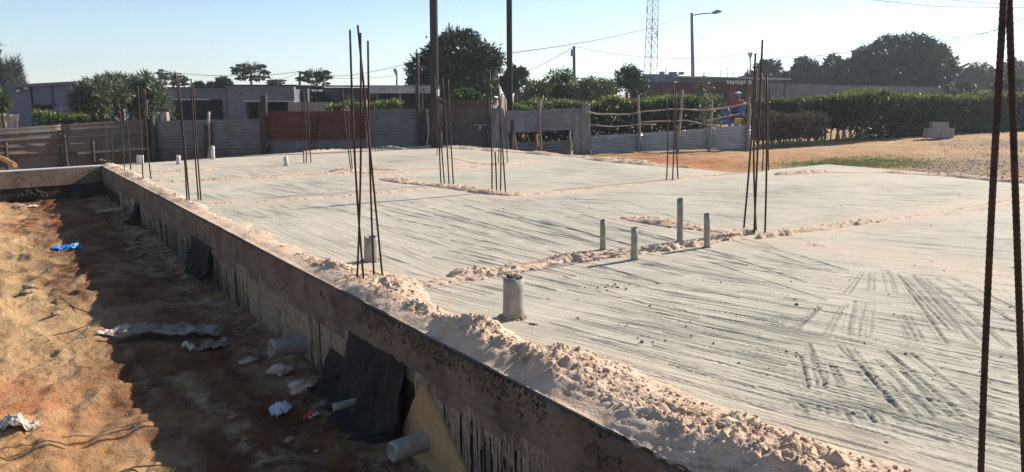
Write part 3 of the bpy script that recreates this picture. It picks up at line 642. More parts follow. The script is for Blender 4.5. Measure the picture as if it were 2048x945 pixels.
# black damp-proof plastic hanging off the wall
def drape(name, y0, y1, z0, z1, outb, seed, label):
    r = np.random.default_rng(seed); nu, nv = 70, 56; u_ = np.linspace(0, 1, nu); v_ = np.linspace(0, 1, nv); U, Vv = np.meshgrid(u_, v_, indexing='ij')
    Y = y0 + (y1 - y0) * U + .05 * fbm(U * 3, Vv * 3, 3, seed); Z = z0 + (z1 - z0) * Vv + .04 * fbm(U * 6, Vv * 2, 3, seed + 1) * Vv
    fold = np.abs(fbm(U * 7 + Vv * .8, Vv * 1.2, 3, seed + 2)) * 2
    X = X0 - .006 - outb * Vv ** 1.6 * (.35 + fold) - .06 * fold * np.sin(np.clip(Vv * 3, 0, 3.14)) - .02 * np.abs(fbm(U * 11 + Vv * 3, Vv * 5, 3, seed + 7))
    X = X - .05 * np.abs(fbm(U * 5 + 3, Vv * 4, 3, seed + 9)) * sstep(0, .3, Vv) - .05 * sstep(.25, .0, np.abs(U - .35 - .25 * Vv)) * Vv; Y = Y + .09 * fbm(Vv * 3 + 1, U * 1.5, 3, seed + 11) * Vv
    g_ = gz(X, Y, False) + .015; under = Z < g_
    X = X - np.where(under, (g_ - Z) * .9, 0); Z = np.maximum(Z, g_ + .02 * fold)
    V, F = gridmesh(np.stack([X, Y, Z], -1)); cut = fbm(U * 6, Vv * 3, 4, seed + 13) * .5 + (1 - Vv) * .9 + .25 * (np.abs(U - .5) < .4) > .16; cc = cut[:-1, :-1].ravel(); V, F, _u = compact(V, F[cc]); o = mk(name, V, F, 'membrane', None, True); solid(o, .003); return props(o, label, 'plastic sheet', 'black plastic sheets hanging off the wall')
drape('plastic_sheet', 3.36, 4.12, -.21, -.80, .09, 5, 'crumpled black plastic sheet hanging from the wall above the small pipe end')
drape('plastic_sheet', 4.0, 4.42, -.42, -.72, .06, 15, 'torn black plastic flap behind the sand-caked drain pipe')
drape('plastic_sheet', 7.3, 8.0, -.24, -.6, .04, 25, 'loose strip of black plastic on the wall farther along the trench')
drape('plastic_sheet', 10.8, 11.1, -.25, -.62, .05, 27, 'narrow hanging strip of black plastic near the white plank')
# crumpled litter
def crumple(name, c, sz, m, seed, label, cat, yaw=0.0, level=4, amp=.45, group=None):
    nu = 54; U, Vv = np.meshgrid(np.linspace(-1, 1, nu), np.linspace(-1, 1, nu), indexing='ij'); s = seed * 3.7
    rdg = 1 - 2.4 * np.abs(fbm(U * 1.9 + s, Vv * 1.9, 4, seed)); rd2 = 1 - 2.4 * np.abs(fbm(U * 4.5 + s, Vv * 4.5 - s, 3, seed + 4))
    rr_ = np.hypot(U, Vv) * (1 + .5 * fbm(np.arctan2(Vv, U) * 1.1 + s, U * 0 + s, 4, seed + 2)); env = np.clip(1.15 - rr_ ** 1.5, 0, 1)
    wx = U + .22 * fbm(U * 2, Vv * 2 + s, 3, seed + 6); wy = Vv + .22 * fbm(U * 2 + s, Vv * 2, 3, seed + 7)
    x = wx * sz[0] * 1.15; y = wy * sz[1] * 1.15; X = c[0] + x * math.cos(yaw) - y * math.sin(yaw); Y = c[1] + x * math.sin(yaw) + y * math.cos(yaw)
    Z = gz(X, Y) + .004 + sz[2] * env ** .6 * (.35 + .75 * rdg + .35 * rd2).clip(0, 2)
    V, F = gridmesh(np.stack([X, Y, Z], -1)); ok = (rr_ < .86)[:-1, :-1].ravel(); V, F, _u = compact(V, F[ok]); o = mk(name, V, F, m, None, True); solid(o, .0015)
    return props(o, label, cat, group)
def tg(x, y, z=-.6): return G(x, y, z)
crumple('plastic_bag', tg(133, 498, -.52), (.16, .075, .055), 'bag_blue', 2, 'crumpled blue plastic bag at the shadow edge', 'plastic bag', .1)
crumple('plastic_bag', tg(35, 858, -.6), (.12, .06, .05), 'bag_white', 3, 'twisted off-white plastic bag on the sunlit sand', 'plastic bag', -.4)
crumple('plastic_bag', tg(378, 700), (.03, .09, .05), 'bag_white', 4, 'small white plastic scrap hanging off the dirty sheet', 'plastic bag', .25)
crumple('plastic_bag', tg(495, 712), (.09, .03, .02), 'bag_white', 14, 'white plastic strip lying below the sand-caked pipe', 'plastic bag', .5)
crumple('food_packet', tg(562, 805), (.065, .045, .05), 'packet_white', 5, 'crushed white and orange food packet below the wall', 'packet', .3)
crumple('food_packet', tg(622, 808), (.05, .03, .035), 'packet_red', 6, 'torn red and white food packet by the black plastic', 'packet', -.4)
crumple('food_packet', tg(645, 790), (.025, .025, .04), 'bag_grey', 16, 'small brown paper scrap by the black plastic', 'packet', 1)
crumple('dirty_tarp', tg(335, 668), (.34, .10, .085), 'bag_grey', 7, 'dirty grey plastic tarp lying crumpled in the shaded trench', 'tarp', -.35, 5, .6)
crumple('dirty_tarp', tg(255, 662), (.20, .05, .03), 'bag_white', 8, 'pale flat end of sheeting reaching towards the sunlit sand', 'tarp', .2, 4, .5)
crumple('dirty_tarp', tg(425, 690), (.14, .08, .04), 'bag_grey', 9, 'dark earth-covered sack beside the dirty grey tarp', 'tarp', .5, 4, .6)
crumple('dirty_tarp', tg(205, 377, -.42), (.18, .12, .12), 'bag_grey', 19, 'pale sack heaped at the corner below the end wall', 'sack', .5, 4, .6)
crumple('plastic_bag', tg(63, 411, -.45), (.10, .04, .02), 'bag_white', 20, 'flat white plastic scrap at the foot of the end wall', 'plastic bag', .2)
crumple('plastic_sheet', tg(62, 400, -.45) , (.22, .08, .16), 'membrane', 21, 'black plastic sheet propped against the trench end wall', 'plastic sheet', 0, 4, .35)
STN = [(58, 577, .05, 'pale stone with a flat side on the sunlit sand'), (55, 592, .045, 'brown stone beside the pale flat stone'), (38, 418, .09, 'dark lump of rubble by the sand mound'), (110, 625, .04, 'dark clod beside a dry twig'),
       (575, 842, .03, 'small pale stone below the white packet'), (160, 668, .03, 'small dark clod near the shadow edge'), (560, 722, .075, 'sandy rubble lump beneath the sand-caked pipe'), (600, 755, .08, 'sand heap lump beside the black plastic')]
for i, (x, y, s_, lb) in enumerate(STN):
    c = tg(x, y, -.5 if y < 450 else -.57); c[2] = float(gz(np.array(c[0]), np.array(c[1]))) + s_ * .3; V0, F0 = ico(3); r_ = np.random.default_rng(i + 60)
    q = V0 * (1 + .7 * fbm(V0[:, 0] * 2.2 + i, V0[:, 1] * 2.2 + V0[:, 2] * 1.7, 4, i + 5))[:, None] * np.array([s_, s_ * r_.uniform(.6, 1), s_ * .5]) + c
    props(mk('stone', q, F0, 'sand' if i > 5 else 'stone', None, False), lb, 'stone')
a = tg(196, 424, -.5); b = onwall(250, 415, X0 - .02); b[2] = a[2] + .06; a[2] = float(gz(a[0], a[1])) + .02
dv_ = (b - a); u_ = dv_ / np.linalg.norm(dv_); MB()
props(MB().box((a + b) / 2 + [0, 0, .02], (np.linalg.norm(dv_), .09, .03), u_, np.array([-u_[1], u_[0], 0])).build('plank', 'wood_pale'), 'pale wooden plank lying against the wall at the trench end', 'plank')
a = D(-8, 312, 14.2); b = D(30, 331, 13.6); props(MB().tube([a, (a + b) / 2 + [0, 0, .01], b], .045, 8).build('timber_offcut', 'timber_new'), 'orange fresh timber offcut poking in above the end wall', 'timber')
TW = [((150, 565), (240, 570), (330, 562)), ((120, 605), (150, 620), (185, 625)), ((60, 680), (140, 660), (215, 640)), ((200, 945), (270, 925), (330, 918))]
TWL = ['long dry twig lying across the shadow edge past the blue bag', 'short forked twig by the dark clod on sunlit sand', 'dry root strand running towards the dirty tarp', 'curved dry root on the sand close to the shadow edge']
for i, p in enumerate(TW):
    q = []
    for x, y in p: c = tg(x, y); q.append((c[0], c[1], float(gz(np.array(c[0]), np.array(c[1]))) + .012))
    mb = MB().tube(q, [.004, .005, .003], 5); m_ = np.array(q[1]); mb.tube([m_, m_ + [.05, .06, .015]], [.003, .002], 4)
    props(mb.build('twig', 'twig'), TWL[i], 'twig', 'dry twigs in the trench')
# small debris specks in the trench and on the open ground
pts, szs = [], []
for k in range(600):
    x = random.uniform(-.9, 1.7); y = random.uniform(2.4, 13); s_ = random.uniform(.003, .009) * (2 if random.random() < .06 else 1); pts.append((x, y, float(gz(np.array(x), np.array(y))) + s_ * .3)); szs.append(s_)
props(rocks('pebbles', pts, szs, 'stone', seed=8), 'small pebbles and clods strewn over the trench floor', 'pebbles', kind='stuff')
pts, szs = [], []
for k in range(700):
    x, y = random.choice(((random.uniform(1600, 2060), random.uniform(325, 358)), (random.uniform(1880, 2070), random.uniform(288, 350)))); c = G(x, y, -.12); s_ = random.uniform(.005, .018)
    if inslab(c[0], c[1], -.05): continue
    pts.append((c[0], c[1], float(gz(np.array(c[0]), np.array(c[1]))) + s_ * .3)); szs.append(s_)
props(rocks('rubble_gravel', pts, szs, 'gravel', seed=9), 'dark rubble and gravel along the right edge of the slab', 'gravel', kind='stuff')

# ================================================================== FENCES
def gnd(P): return float(gz(np.array(P[0]), np.array(P[1]), False))
def sheet(parent, c, n, mat_, name='sheet', vertical=False, amp=.010, seg=6, prof='sine', ragged=0.0, t=.003, nu=10):
    # c: corners bottom-left, bottom-right, top-right, top-left; n: number of corrugations
    c = [np.array(q, float) for q in c]; m_ = n * seg + 1
    v = np.linspace(0, 1, m_); u_ = np.linspace(0, 1, nu)
    nrm = np.cross(c[1] - c[0], c[3] - c[0]); nrm /= np.linalg.norm(nrm)
    if prof == 'sine': w = np.sin(v * n * 2 * math.pi) * amp
    else:                                               # ribbed sheet: flat pans with raised ribs
        ph = (v * n) % 1.0; w = amp * 2 * (sstep(.0, .12, ph) * (1 - sstep(.25, .37, ph)))
    s1, s2 = random.uniform(0, 50), random.uniform(0, 50)
    A, B = np.meshgrid(u_, v, indexing='ij')            # A runs along the corrugations, B across
    U, Vv = (B, A) if vertical else (A, B)
    P = (c[0][None, None] * ((1 - U) * (1 - Vv))[..., None] + c[1] * (U * (1 - Vv))[..., None] + c[2] * (U * Vv)[..., None] + c[3] * ((1 - U) * Vv)[..., None])
    bend = .018 * fbm(U * 2 + s1, Vv * 2 + s2, 3, 3)
    P = P + (w[None, :] + bend)[..., None] * nrm
    if ragged: P[..., 2] += (ragged * fbm(U * 7 + s1, Vv * 0 + s2, 3, 9) * (Vv > .97))
    V, F = gridmesh(P); o = mk(name, V, F, mat_, parent, True); solid(o, t); return o
def post(parent, x, ytop, depth, r, m='wood', xb=None, name='post', fork=False, wob=.02):
    b = D(xb or x, 300, depth); b[2] = gnd(b) - .15; tp = D(x, ytop, depth)
    ps = [b * (1 - s) + tp * s + np.array([random.uniform(-wob, wob), random.uniform(-wob, wob), 0]) * (0 < s < 1) for s in np.linspace(0, 1, 7)]
    mb = MB().tube(ps, list(np.linspace(r * 1.1, r * .85, 7)), 8)
    if fork:
        mb.tube([ps[-2], tp + [.09, .0, .10]], [r * .8, r * .5], 6); mb.tube([ps[-2], tp + [-.10, .03, .07]], [r * .7, r * .4], 6)
    return mb.build(name, m, parent, True) if parent is not None else mb
def q4(xa, xb, ta, tb, ba, bb, da, db, off=0.0):        # four corners from columns, top/bottom rows and distances
    return [D(xa, ba, da - off), D(xb, bb, db - off), D(xb, tb, db - off), D(xa, ta, da - off)]
def gq4(xa, xb, ta, tb, da, db, off=0.0):               # bottom edge on the ground
    c = q4(xa, xb, ta, tb, 330, 330, da, db, off)
    for i in (0, 1): c[i][2] = gnd(c[i]) - .03
    return c
def fence(c, label): return thing('tin_fence', (c[0], c[1], gnd(c)), label, 'fence', 'patched tin fence along the plot')
def plank(parent, a, b, w, t, m, name='rail'):
    d = b - a; u_ = d / np.linalg.norm(d); n = np.cross(u_, [0, 0, 1]); n /= np.linalg.norm(n); return MB().box((a + b) / 2, (np.linalg.norm(d), t, w), u_, n).build(name, m, parent)
dl = lambda x: 15.6 + 2.0 * min(max(x, -80), 300) / 300  # the fence comes closer at its left end
# A: brown-grey ribbed sheets over a reddish lower board
f = fence(D(150, 330, dl(150)), 'long weathered grey-brown ribbed tin fence beyond the trench end wall')
for xa, xb in ((-80, 128), (122, 302)):
    ta, tb = 258 - xa * .066, 258 - xb * .066; ba, bb = 312 - xa * .035, 312 - xb * .035
    sheet(f, q4(xa, xb, ta, tb, ba, bb, dl(xa), dl(xb), .03 if xa > 0 else 0), 4, 'tin_brown', amp=.012, prof='rib')
    sheet(f, gq4(xa, xb, ba - 3, bb - 3, dl(xa) + .05, dl(xb) + .05), 3, 'tin_rust' if False else 'tin_brown', name='lower_sheet', amp=.006, prof='rib')
for x, yt in ((12, 285), (128, 270), (186, 280), (293, 200)): post(f, x, yt, dl(x) - .07, .035, 'wood_dark')
plank(f, D(155, 307, dl(155) - .06), D(300, 297, dl(300) - .06), .05, .02, 'wood_pale')
plank(f, D(60, 279, dl(60) - .06), D(300, 268, dl(300) - .06), .02, .02, 'wood_dark')
# B: plain grey sheets
DB = 17.6
f = fence(D(415, 330, DB), 'smooth blue-grey tin fence panels standing before the dark veranda house')
for xa, xb, ta, tb in ((300, 422, 243, 240), (416, 530, 240, 238)):
    sheet(f, q4(xa, xb, ta, tb, 299, 296, DB, DB), 9, 'tin_grey', amp=.006)
    sheet(f, gq4(xa, xb, 297, 294, DB + .05, DB + .05), 4, 'tin_brown', 'lower_sheet', amp=.006, prof='rib')
post(f, 305, 232, DB - .07, .07, 'wood_dark'); post(f, 418, 224, DB - .07, .035, 'wood_pale', 415); post(f, 413, 250, DB - .06, .07, 'wood_dark')
post(f, 529, 190, DB - .07, .07, 'wood_dark'); post(f, 523, 192, DB - .1, .025, 'wood_dark')
# C: rust red over grey
f = fence(D(632, 330, DB), 'rust-red corrugated tin fence panel over grey lower sheets')
sheet(f, q4(520, 634, 224, 223, 281, 280, DB, DB, .02), 9, 'tin_rust', amp=.008); sheet(f, q4(628, 738, 223, 221, 280, 278, DB, DB), 9, 'tin_rust', amp=.008)
sheet(f, gq4(532, 622, 279, 278, DB + .05, DB + .05), 3, 'tin_grey', 'lower_sheet', amp=.008, prof='rib'); sheet(f, gq4(618, 738, 278, 276, DB + .06, DB + .06), 3, 'tin_grey', 'lower_sheet', amp=.008, prof='rib')
post(f, 620, 235, DB - .07, .035, 'wood_dark'); post(f, 732, 200, DB - .07, .03, 'wood_pale', 734)
# D: grey sheets up to the gate
f = fence(D(795, 330, DB), 'grey tin fence with a tall bare post, between the rust-red panel and the gate')
sheet(f, q4(733, 858, 220, 218, 276, 274, DB, DB), 9, 'tin_grey', amp=.007); sheet(f, gq4(733, 836, 274, 273, DB + .05, DB + .05), 3, 'tin_grey', 'lower_sheet', amp=.006, prof='rib')
post(f, 835, 106, DB - .09, .05, 'wood_dark', 836); post(f, 851, 220, DB - .05, .06, 'wood_dark')
# E: gate of upright corrugated tin
DG = 17.3
g_ = D(918, 330, DG); gate = thing('tin_gate', (g_[0], g_[1], gnd(g_)), 'tall gate of dark upright corrugated tin with a lock box', 'gate')
c = gq4(884, 974, 204, 208, DG, DG); sheet(gate, [c[0], D(924, 330, DG) * [1, 1, 0] + [0, 0, c[0][2]], D(924, 206, DG), c[3]], 8, 'tin_brown', vertical=True, amp=.017)
sheet(gate, [D(923, 330, DG) * [1, 1, 0] + [0, 0, c[0][2]], c[1], c[2], D(923, 206, DG)], 8, 'tin_brown', vertical=True, amp=.017)
for x in (868, 879, 977): post(gate, x, 197, DG - .08, .055, 'wood_dark', name='gate_post')
plank(gate, D(862, 203, DG - .1), D(978, 205, DG - .1), .085, .06, 'wood_dark', 'lintel_beam')
MB().box(D(960, 255, DG - .06), (.09, .05, .11), np.array([cyw, -syw, 0]), np.array([syw, cyw, 0])).build('lock_box', 'steel_grey', gate)
plank(gate, D(946, 250, DG - .05), D(975, 250, DG - .05), .03, .015, 'steel_grey', 'bolt')
# F: leaning upright sheet
b0 = gq4(980, 1026, 212, 214, DG - .15, DG - .15); ls = thing('leaning_tin_sheet', b0[0], 'single pale-striped corrugated sheet leaning beside the gate', 'tin sheet')
sheet(ls, [b0[0], b0[1], D(1006, 214, DG + .05), D(972, 212, DG + .05)], 8, 'tin_pale', vertical=True, amp=.011, ragged=.08)
# G: wide ribbed panels on forked branches, open gap, low sheet
f = fence(D(1090, 330, DG), 'lilac-grey ribbed tin panels nailed to forked branches above an open gap')
sheet(f, q4(1010, 1092, 222, 219, 267, 264, DG - .1, DG), 4, 'tin_lilac', prof='rib', amp=.01); sheet(f, q4(1074, 1170, 219, 216, 264, 259, DG, DG, .03), 4, 'tin_lilac', prof='rib', amp=.01)
sheet(f, gq4(1022, 1082, 286, 284, DG + .05, DG + .05), 5, 'tin_grey', 'lower_sheet', amp=.009); sheet(f, gq4(1080, 1142, 284, 281, DG + .05, DG + .05), 5, 'tin_grey', 'lower_sheet', amp=.009)
post(f, 1080, 200, DG - .1, .035, 'wood', 1082, fork=True); post(f, 1074, 268, DG - .04, .03, 'timber_new'); post(f, 1024, 240, DG - .07, .05, 'wood_dark'); post(f, 1028, 262, DG - .1, .025, 'wood', 1038); post(f, 1141, 258, DG - .05, .025, 'wood_pale')
# H: upright pale sheets
f = fence(D(1162, 330, DG), 'upright pale whitewashed corrugated sheets at the end of the rail fence')
sheet(f, gq4(1146, 1172, 222, 213, DG - .05, DG - .05), 5, 'tin_pale', vertical=True, amp=.010, ragged=.06); sheet(f, gq4(1164, 1181, 206, 208, DG - .1, DG - .1), 3, 'tin_pale', vertical=True, amp=.010, ragged=.05)
# I: stick rails over low silver sheets
DI = lambda x: 17.2 + 1.0 * (x - 1180) / 310
f = thing('rail_fence', D(1335, 306, DI(1335)) * [1, 1, 0] + [0, 0, -.2], 'crooked stick rail fence over low silver corrugated sheets', 'fence')
for xa, xb, ta, tb in ((1182, 1284, 272, 267), (1276, 1372, 267, 261), (1364, 1432, 261, 256), (1426, 1500, 256, 249)):
    c = q4(xa, xb, ta, tb, 309 - (xa - 1180) * .05, 309 - (xb - 1180) * .05, DI(xa), DI(xb))
    for i in (0, 1): c[i][2] = min(c[i][2], gnd(c[i]) + .04)
    sheet(f, c, 7, 'tin_bright', amp=.028, seg=8)
for x, yt, xb in ((1276, 190, 1281), (1364, 180, 1356), (1424, 202, 1418), (1498, 208, 1497)): post(f, x, yt, DI(x) - .08, .045 if x > 1490 else .032, 'wood', xb)
def rail(pts, r=.020):
    P = [D(x, y, DI(x) - .14) for x, y in pts]; Q = []
    for a, b in zip(P[:-1], P[1:]):
        for s in np.linspace(0, 1, 4)[:-1]: Q.append(a * (1 - s) + b * s + np.array([0, 0, random.uniform(-.008, .008)]))
    Q.append(P[-1]); MB().tube(Q, list(np.linspace(r, r * .7, len(Q))), 7).build('stick_rail', 'wood_pale', f, True)
rail([(1172, 224), (1200, 229), (1240, 230), (1290, 224), (1340, 219), (1400, 220)]); rail([(1395, 221), (1440, 218), (1470, 213), (1492, 206)], .024)
rail([(1182, 251), (1230, 254), (1275, 249), (1312, 250)], .016); rail([(1280, 245), (1330, 243), (1375, 241), (1398, 247)], .016); rail([(1378, 243), (1410, 250), (1440, 251)], .015); rail([(1415, 243), (1450, 234), (1490, 226)], .016)
rail([(1375, 250), (1400, 246), (1420, 240)], .012)

# ================================================================== POLES, LAMPS, MAST, WIRES
def pole(name, x, ytop, depth, r, label, cat='pole', m='pole_wood', top_z=None, xb=None):
    b = D(xb or x, 300, depth); b[2] = gnd(b) - .05; tp = D(x, ytop, depth)
    if top_z: tp = tp + (tp - b) / (tp[2] - b[2]) * (top_z - tp[2])
    t = thing(name, b, label, cat); MB().tube([b - [0, 0, .3], b * .5 + tp * .5, tp], [r * 1.08, r, r * .88], 12).build('shaft', m, t, True); return t, tp
t, tp = pole('utility_pole', 867, 5, 16.6, .085, 'thick dark wooden pole standing before the tin gate', top_z=7.5, xb=870)
MB().box(tp - [0, 0, .3], (1.4, .1, .1), np.array([cyw, -syw, 0]), np.array([syw, cyw, 0])).build('crossarm', 'pole_wood', t)
t, tp2 = pole('utility_pole', 1018.5, 5, 18.6, .068, 'slimmer dark wooden pole behind the leaning tin sheet', top_z=7.5, xb=1020)
MB().box(tp2 - [0, 0, .3], (1.2, .1, .1), np.array([cyw, -syw, 0]), np.array([syw, cyw, 0])).build('crossarm', 'pole_wood', t)
t, tpl = pole('street_lamp', 1384, 26, 46, .11, 'tall grey street lamp with a long arm above the red house', 'street lamp', 'steel_grey')
a1 = tpl - [0, 0, .15]; b1 = D(1425, 26.5, 46); c1 = D(1444, 22.5, 46)
arm = MB().tube([a1, (a1 + b1) / 2 + [0, 0, .03], b1], .035, 8).build('arm', 'steel_grey', t, True); MB().tube([b1, (b1 + c1) / 2 + [0, 0, .02], c1], [.07, .12, .05], 8).build('lamp_head', 'tin_pale', t, True)
t, tpp = pole('utility_pole', 1148, 93, 50, .10, 'wooden pole with a small grey box above the bushes'); MB().box(D(1146, 106, 50), (.22, .2, .45)).build('meter_box', 'steel_grey', t)
t, tq1 = pole('utility_pole', 322, 142, 48, .09, 'short thick pole top behind the palm-like shrubs', xb=323); MB().box(tq1 - [0, 0, .2], (.28, .2, .6)).build('transformer', 'steel_grey', t)
t, tq2 = pole('utility_pole', 600, 143, 48, .08, 'thin pole beside the papaya tree behind the house')
t, tq3 = pole('street_lamp', 794, 152, 50, .07, 'short street lamp with a tilted head behind the long low house', 'street lamp', 'steel_grey')
MB().tube([tq3, D(791, 142, 50), D(789, 138, 50)], [.05, .13, .1], 8).build('lamp_head', 'tin_pale', t, True)
t, tq4 = pole('street_lamp', 1500.5, 118, 60, .06, 'twin-headed lamp far behind the red house roof', 'street lamp', 'steel_grey')
for s in (-1, 1): MB().tube([tq4, D(1500.5 + 2 * s, 110, 60), D(1500.5 + 3 * s, 105, 60)], [.04, .08, .08], 6).build('lamp_head', 'tin_pale', t, True)
# lattice telecom mast
DT = 130; base = D(1296, 300, DT); base[2] = gnd(base); ms = thing('telecom_mast', base, 'slender red and white lattice telecom mast', 'mast')
lev = [base[2] + k * 1.5 for k in range(0, 19)]
def hw(z): return .82 - .012 * (z - base[2])
for k in range(len(lev) - 1):
    mb = MB(); z0, z1 = lev[k], lev[k + 1]; c4 = [(-1, -1), (1, -1), (1, 1), (-1, 1)]
    q = lambda i, z: np.array([base[0] + c4[i % 4][0] * hw(z), base[1] + c4[i % 4][1] * hw(z), z])
    for i in range(4):
        mb.tube([q(i, z0), q(i, z1)], .065, 5); mb.tube([q(i, z0), q(i + 1, z1)], .032, 4); mb.tube([q(i + 1, z0), q(i, z1)], .032, 4); mb.tube([q(i, z1), q(i + 1, z1)], .032, 4)
    mb.build('lattice_section', 'mast_red' if (k // 3) % 2 == 0 else 'mast_white', ms)
for z, s in ((18.3, 1), (15.0, -1), (11.2, 1)): c = base + [s * .9 * cyw, -s * .9 * syw, z]; MB().tube([c - [0, 0, .5], c + [0, 0, .5]], .17, 8).build('antenna', 'mast_white', ms)
def wire(pts, r, label, sag=0.0):
    P = []
    for a, b in zip(pts[:-1], pts[1:]):
        for s in np.linspace(0, 1, 9)[:-1]: P.append(a * (1 - s) + b * s - np.array([0, 0, sag * 4 * s * (1 - s)]))
    P.append(pts[-1]); return props(MB().tube(P, r, 5).build('power_line', 'wire'), label, 'cable', 'overhead lines')
wire([D(1020, 107, 18.6), tpl], .012, 'thin line from the slimmer dark pole to the tall street lamp', .25)
wire([tpl - [0, 0, .4], D(1412, 78, 45)], .008, 'loose wire end hanging off the tall street lamp', .4)
wire([D(1030, 150, 60), tpp], .018, 'line rising to the pole with the grey box', .2)
wire([tpp, D(1500, 108, 48), D(1840, 74, 40), D(2080, 22, 32)], .013, 'line from the grey box pole towards the big right-hand tree', .5)
wire([D(1495, 121, 48), D(1840, 70, 39), D(2080, 34, 30)], .009, 'lower line passing over the row of trees', .35)
wire([D(1700, -4, 26), D(1880, 14, 26), D(2080, 16, 26)], .010, 'line crossing the sky high above the concrete panel wall')
wire([D(1840, -4, 24), D(2080, 14, 24)], .008, 'thin line crossing the sky beside the tall bars')
wire([D(215, 165, 46), tq1, D(470, 152, 48), tq2], .016, 'line strung behind the houses from the transformer pole', .1)
wire([tq2, D(690, 152, 49), D(835, 122, 44), D(900, 100, 40)], .014, 'line rising from the papaya tree pole to the mango tree', .1)
wire([tq2 - [0, 0, .3], tq3], .010, 'thin line between the thin pole and the short street lamp', .15)
wire([D(545, 163, 48), tq2], .010, 'short service line down to the house roof', .1)

# ================================================================== BUILDINGS BEHIND THE FENCE
ER, EF = np.array([cyw, -syw, 0]), np.array([syw, cyw, 0])
def boxp(mb, xa, xb, yt, yb, d0, th, zb=None):           # block whose front face fills a pixel rectangle at distance d0
    a, b = D(xa, (yt + yb) / 2, d0), D(xb, (yt + yb) / 2, d0); zt = D((xa + xb) / 2, yt, d0)[2]; z0 = D((xa + xb) / 2, yb, d0)[2] if zb is None else zb
    P = [a, b, b + EF * th, a + EF * th]
    return mb.pts8([[q[0], q[1], z0] for q in P] + [[q[0], q[1], zt] for q in P])
def house(name, x, d, label): p = D(x, 250, d); return thing(name, (p[0], p[1], gnd(p)), label, 'house')
def part(h, name, m, rects, th=.2, d0=30, zb=None):
    mb = MB()
    for r in rects: boxp(mb, *r[:4], r[4] if len(r) > 4 else d0, r[5] if len(r) > 5 else th, zb if len(r) <= 6 else r[6])
    return mb.build(name, m, h)
# blue house with one window hole
h = house('blue_house', 95, 27, 'blue-grey house with a plain window opening behind the low green hedge'); zg = ORG[h.name][2]
part(h, 'wall', 'wall_blue', [(22, 66, 172, 300, 27, .2), (108, 166, 170, 300, 27, .2), (66, 108, 170, 211, 27, .2), (66, 108, 236, 300, 27, .2), (22, 27, 172, 300, 27.2, 5), (161, 166, 170, 300, 27.2, 5)], zb=None)
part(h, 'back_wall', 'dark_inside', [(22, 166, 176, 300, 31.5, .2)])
a, b = D(18, 170, 26.8), D(168, 162, 26.8); mbr = MB(); P = [a, b, b + EF * 5.5 + [0, 0, .15], a + EF * 5.5 + [0, 0, .15]]; mbr.pts8([q - [0, 0, .10] for q in P] + list(P)); mbr.build('roof', 'wall_blue', h)
w = part(h, 'window', 'wood_dark', [(64, 110, 209, 211.5, 26.93, .12), (64, 66.5, 211, 236, 26.93, .1)])
for x, y in ((36, 182), (52, 177)): MB().box(D(x, y, 26.9), (.12, .2, .07)).build('roof_block', 'lintel', h)
part(h, 'tile_stack', 'tile_red', [(166, 176, 163, 174, 28, .5), (176, 184, 165, 175, 28, .5)])
# veranda house
d = 27.0
h = house('veranda_house', 450, d, 'flat-roofed grey cement house with a deep dark veranda')
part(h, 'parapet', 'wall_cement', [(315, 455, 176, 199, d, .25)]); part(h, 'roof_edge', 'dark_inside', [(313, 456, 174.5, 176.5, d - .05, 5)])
part(h, 'lintel', 'lintel', [(316, 419, 198.2, 200.6, d - .03, .2)])
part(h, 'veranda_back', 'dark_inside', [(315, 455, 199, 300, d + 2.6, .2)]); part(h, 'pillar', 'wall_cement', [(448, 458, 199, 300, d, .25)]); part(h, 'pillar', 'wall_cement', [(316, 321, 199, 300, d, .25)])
part(h, 'front_wall', 'wall_cement', [(455, 588, 171, 203, d - .25, .25), (458, 494, 203, 300, d - .25, .25), (578, 588, 203, 300, d - .25, .25), (521, 534, 205, 300, d + .6, .2), (534, 578, 226, 300, d - .25, .25)])
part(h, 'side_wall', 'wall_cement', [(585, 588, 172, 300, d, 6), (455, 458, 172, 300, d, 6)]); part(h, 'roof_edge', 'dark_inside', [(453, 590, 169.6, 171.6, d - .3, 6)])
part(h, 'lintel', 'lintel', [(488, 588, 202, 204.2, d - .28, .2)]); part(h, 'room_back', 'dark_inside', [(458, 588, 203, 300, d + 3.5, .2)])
dr = part(h, 'door', 'wood_dark', [(496, 500, 205, 300, d - .1, .08), (518, 521, 205, 300, d - .1, .08)]); part(h, 'vent', 'dark_inside', [(481, 484, 184, 191, d - .262, .02)])
# low yard wall between the houses
h2 = D(622, 250, 26); yw_ = thing('yard_wall', (h2[0], h2[1], gnd(h2)), 'low bare cement yard wall between the two houses', 'wall')
part(yw_, 'wall_face', 'panel_concrete', [(578, 664, 205, 300, 26, .15)]); part(yw_, 'back_wall', 'wall_cement', [(588, 618, 178, 300, 28, .2)])
# long low house
d = 30.0
h = house('long_house', 760, d, 'long low house with a pale roof edge and shaded porch behind the grey tin')
part(h, 'wall', 'wall_cement', [(650, 682, 176, 300, d, .2), (682, 752, 176, 196, d, .2), (700, 740, 196, 300, d, .2)]); part(h, 'roof_fascia', 'lintel', [(735, 880, 173, 187, d - 1.2, .2)])
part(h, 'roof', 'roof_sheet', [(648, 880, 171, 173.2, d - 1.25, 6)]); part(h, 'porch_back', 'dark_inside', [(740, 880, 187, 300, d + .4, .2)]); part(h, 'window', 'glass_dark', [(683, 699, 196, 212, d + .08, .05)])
for x in (755, 800, 845): part(h, 'porch_post', 'wood', [(x, x + 2.5, 187, 300, d - 1.1, .08)])
part(h, 'side_wall', 'wall_cement', [(648, 651, 173.5, 300, d + .2, 5)])
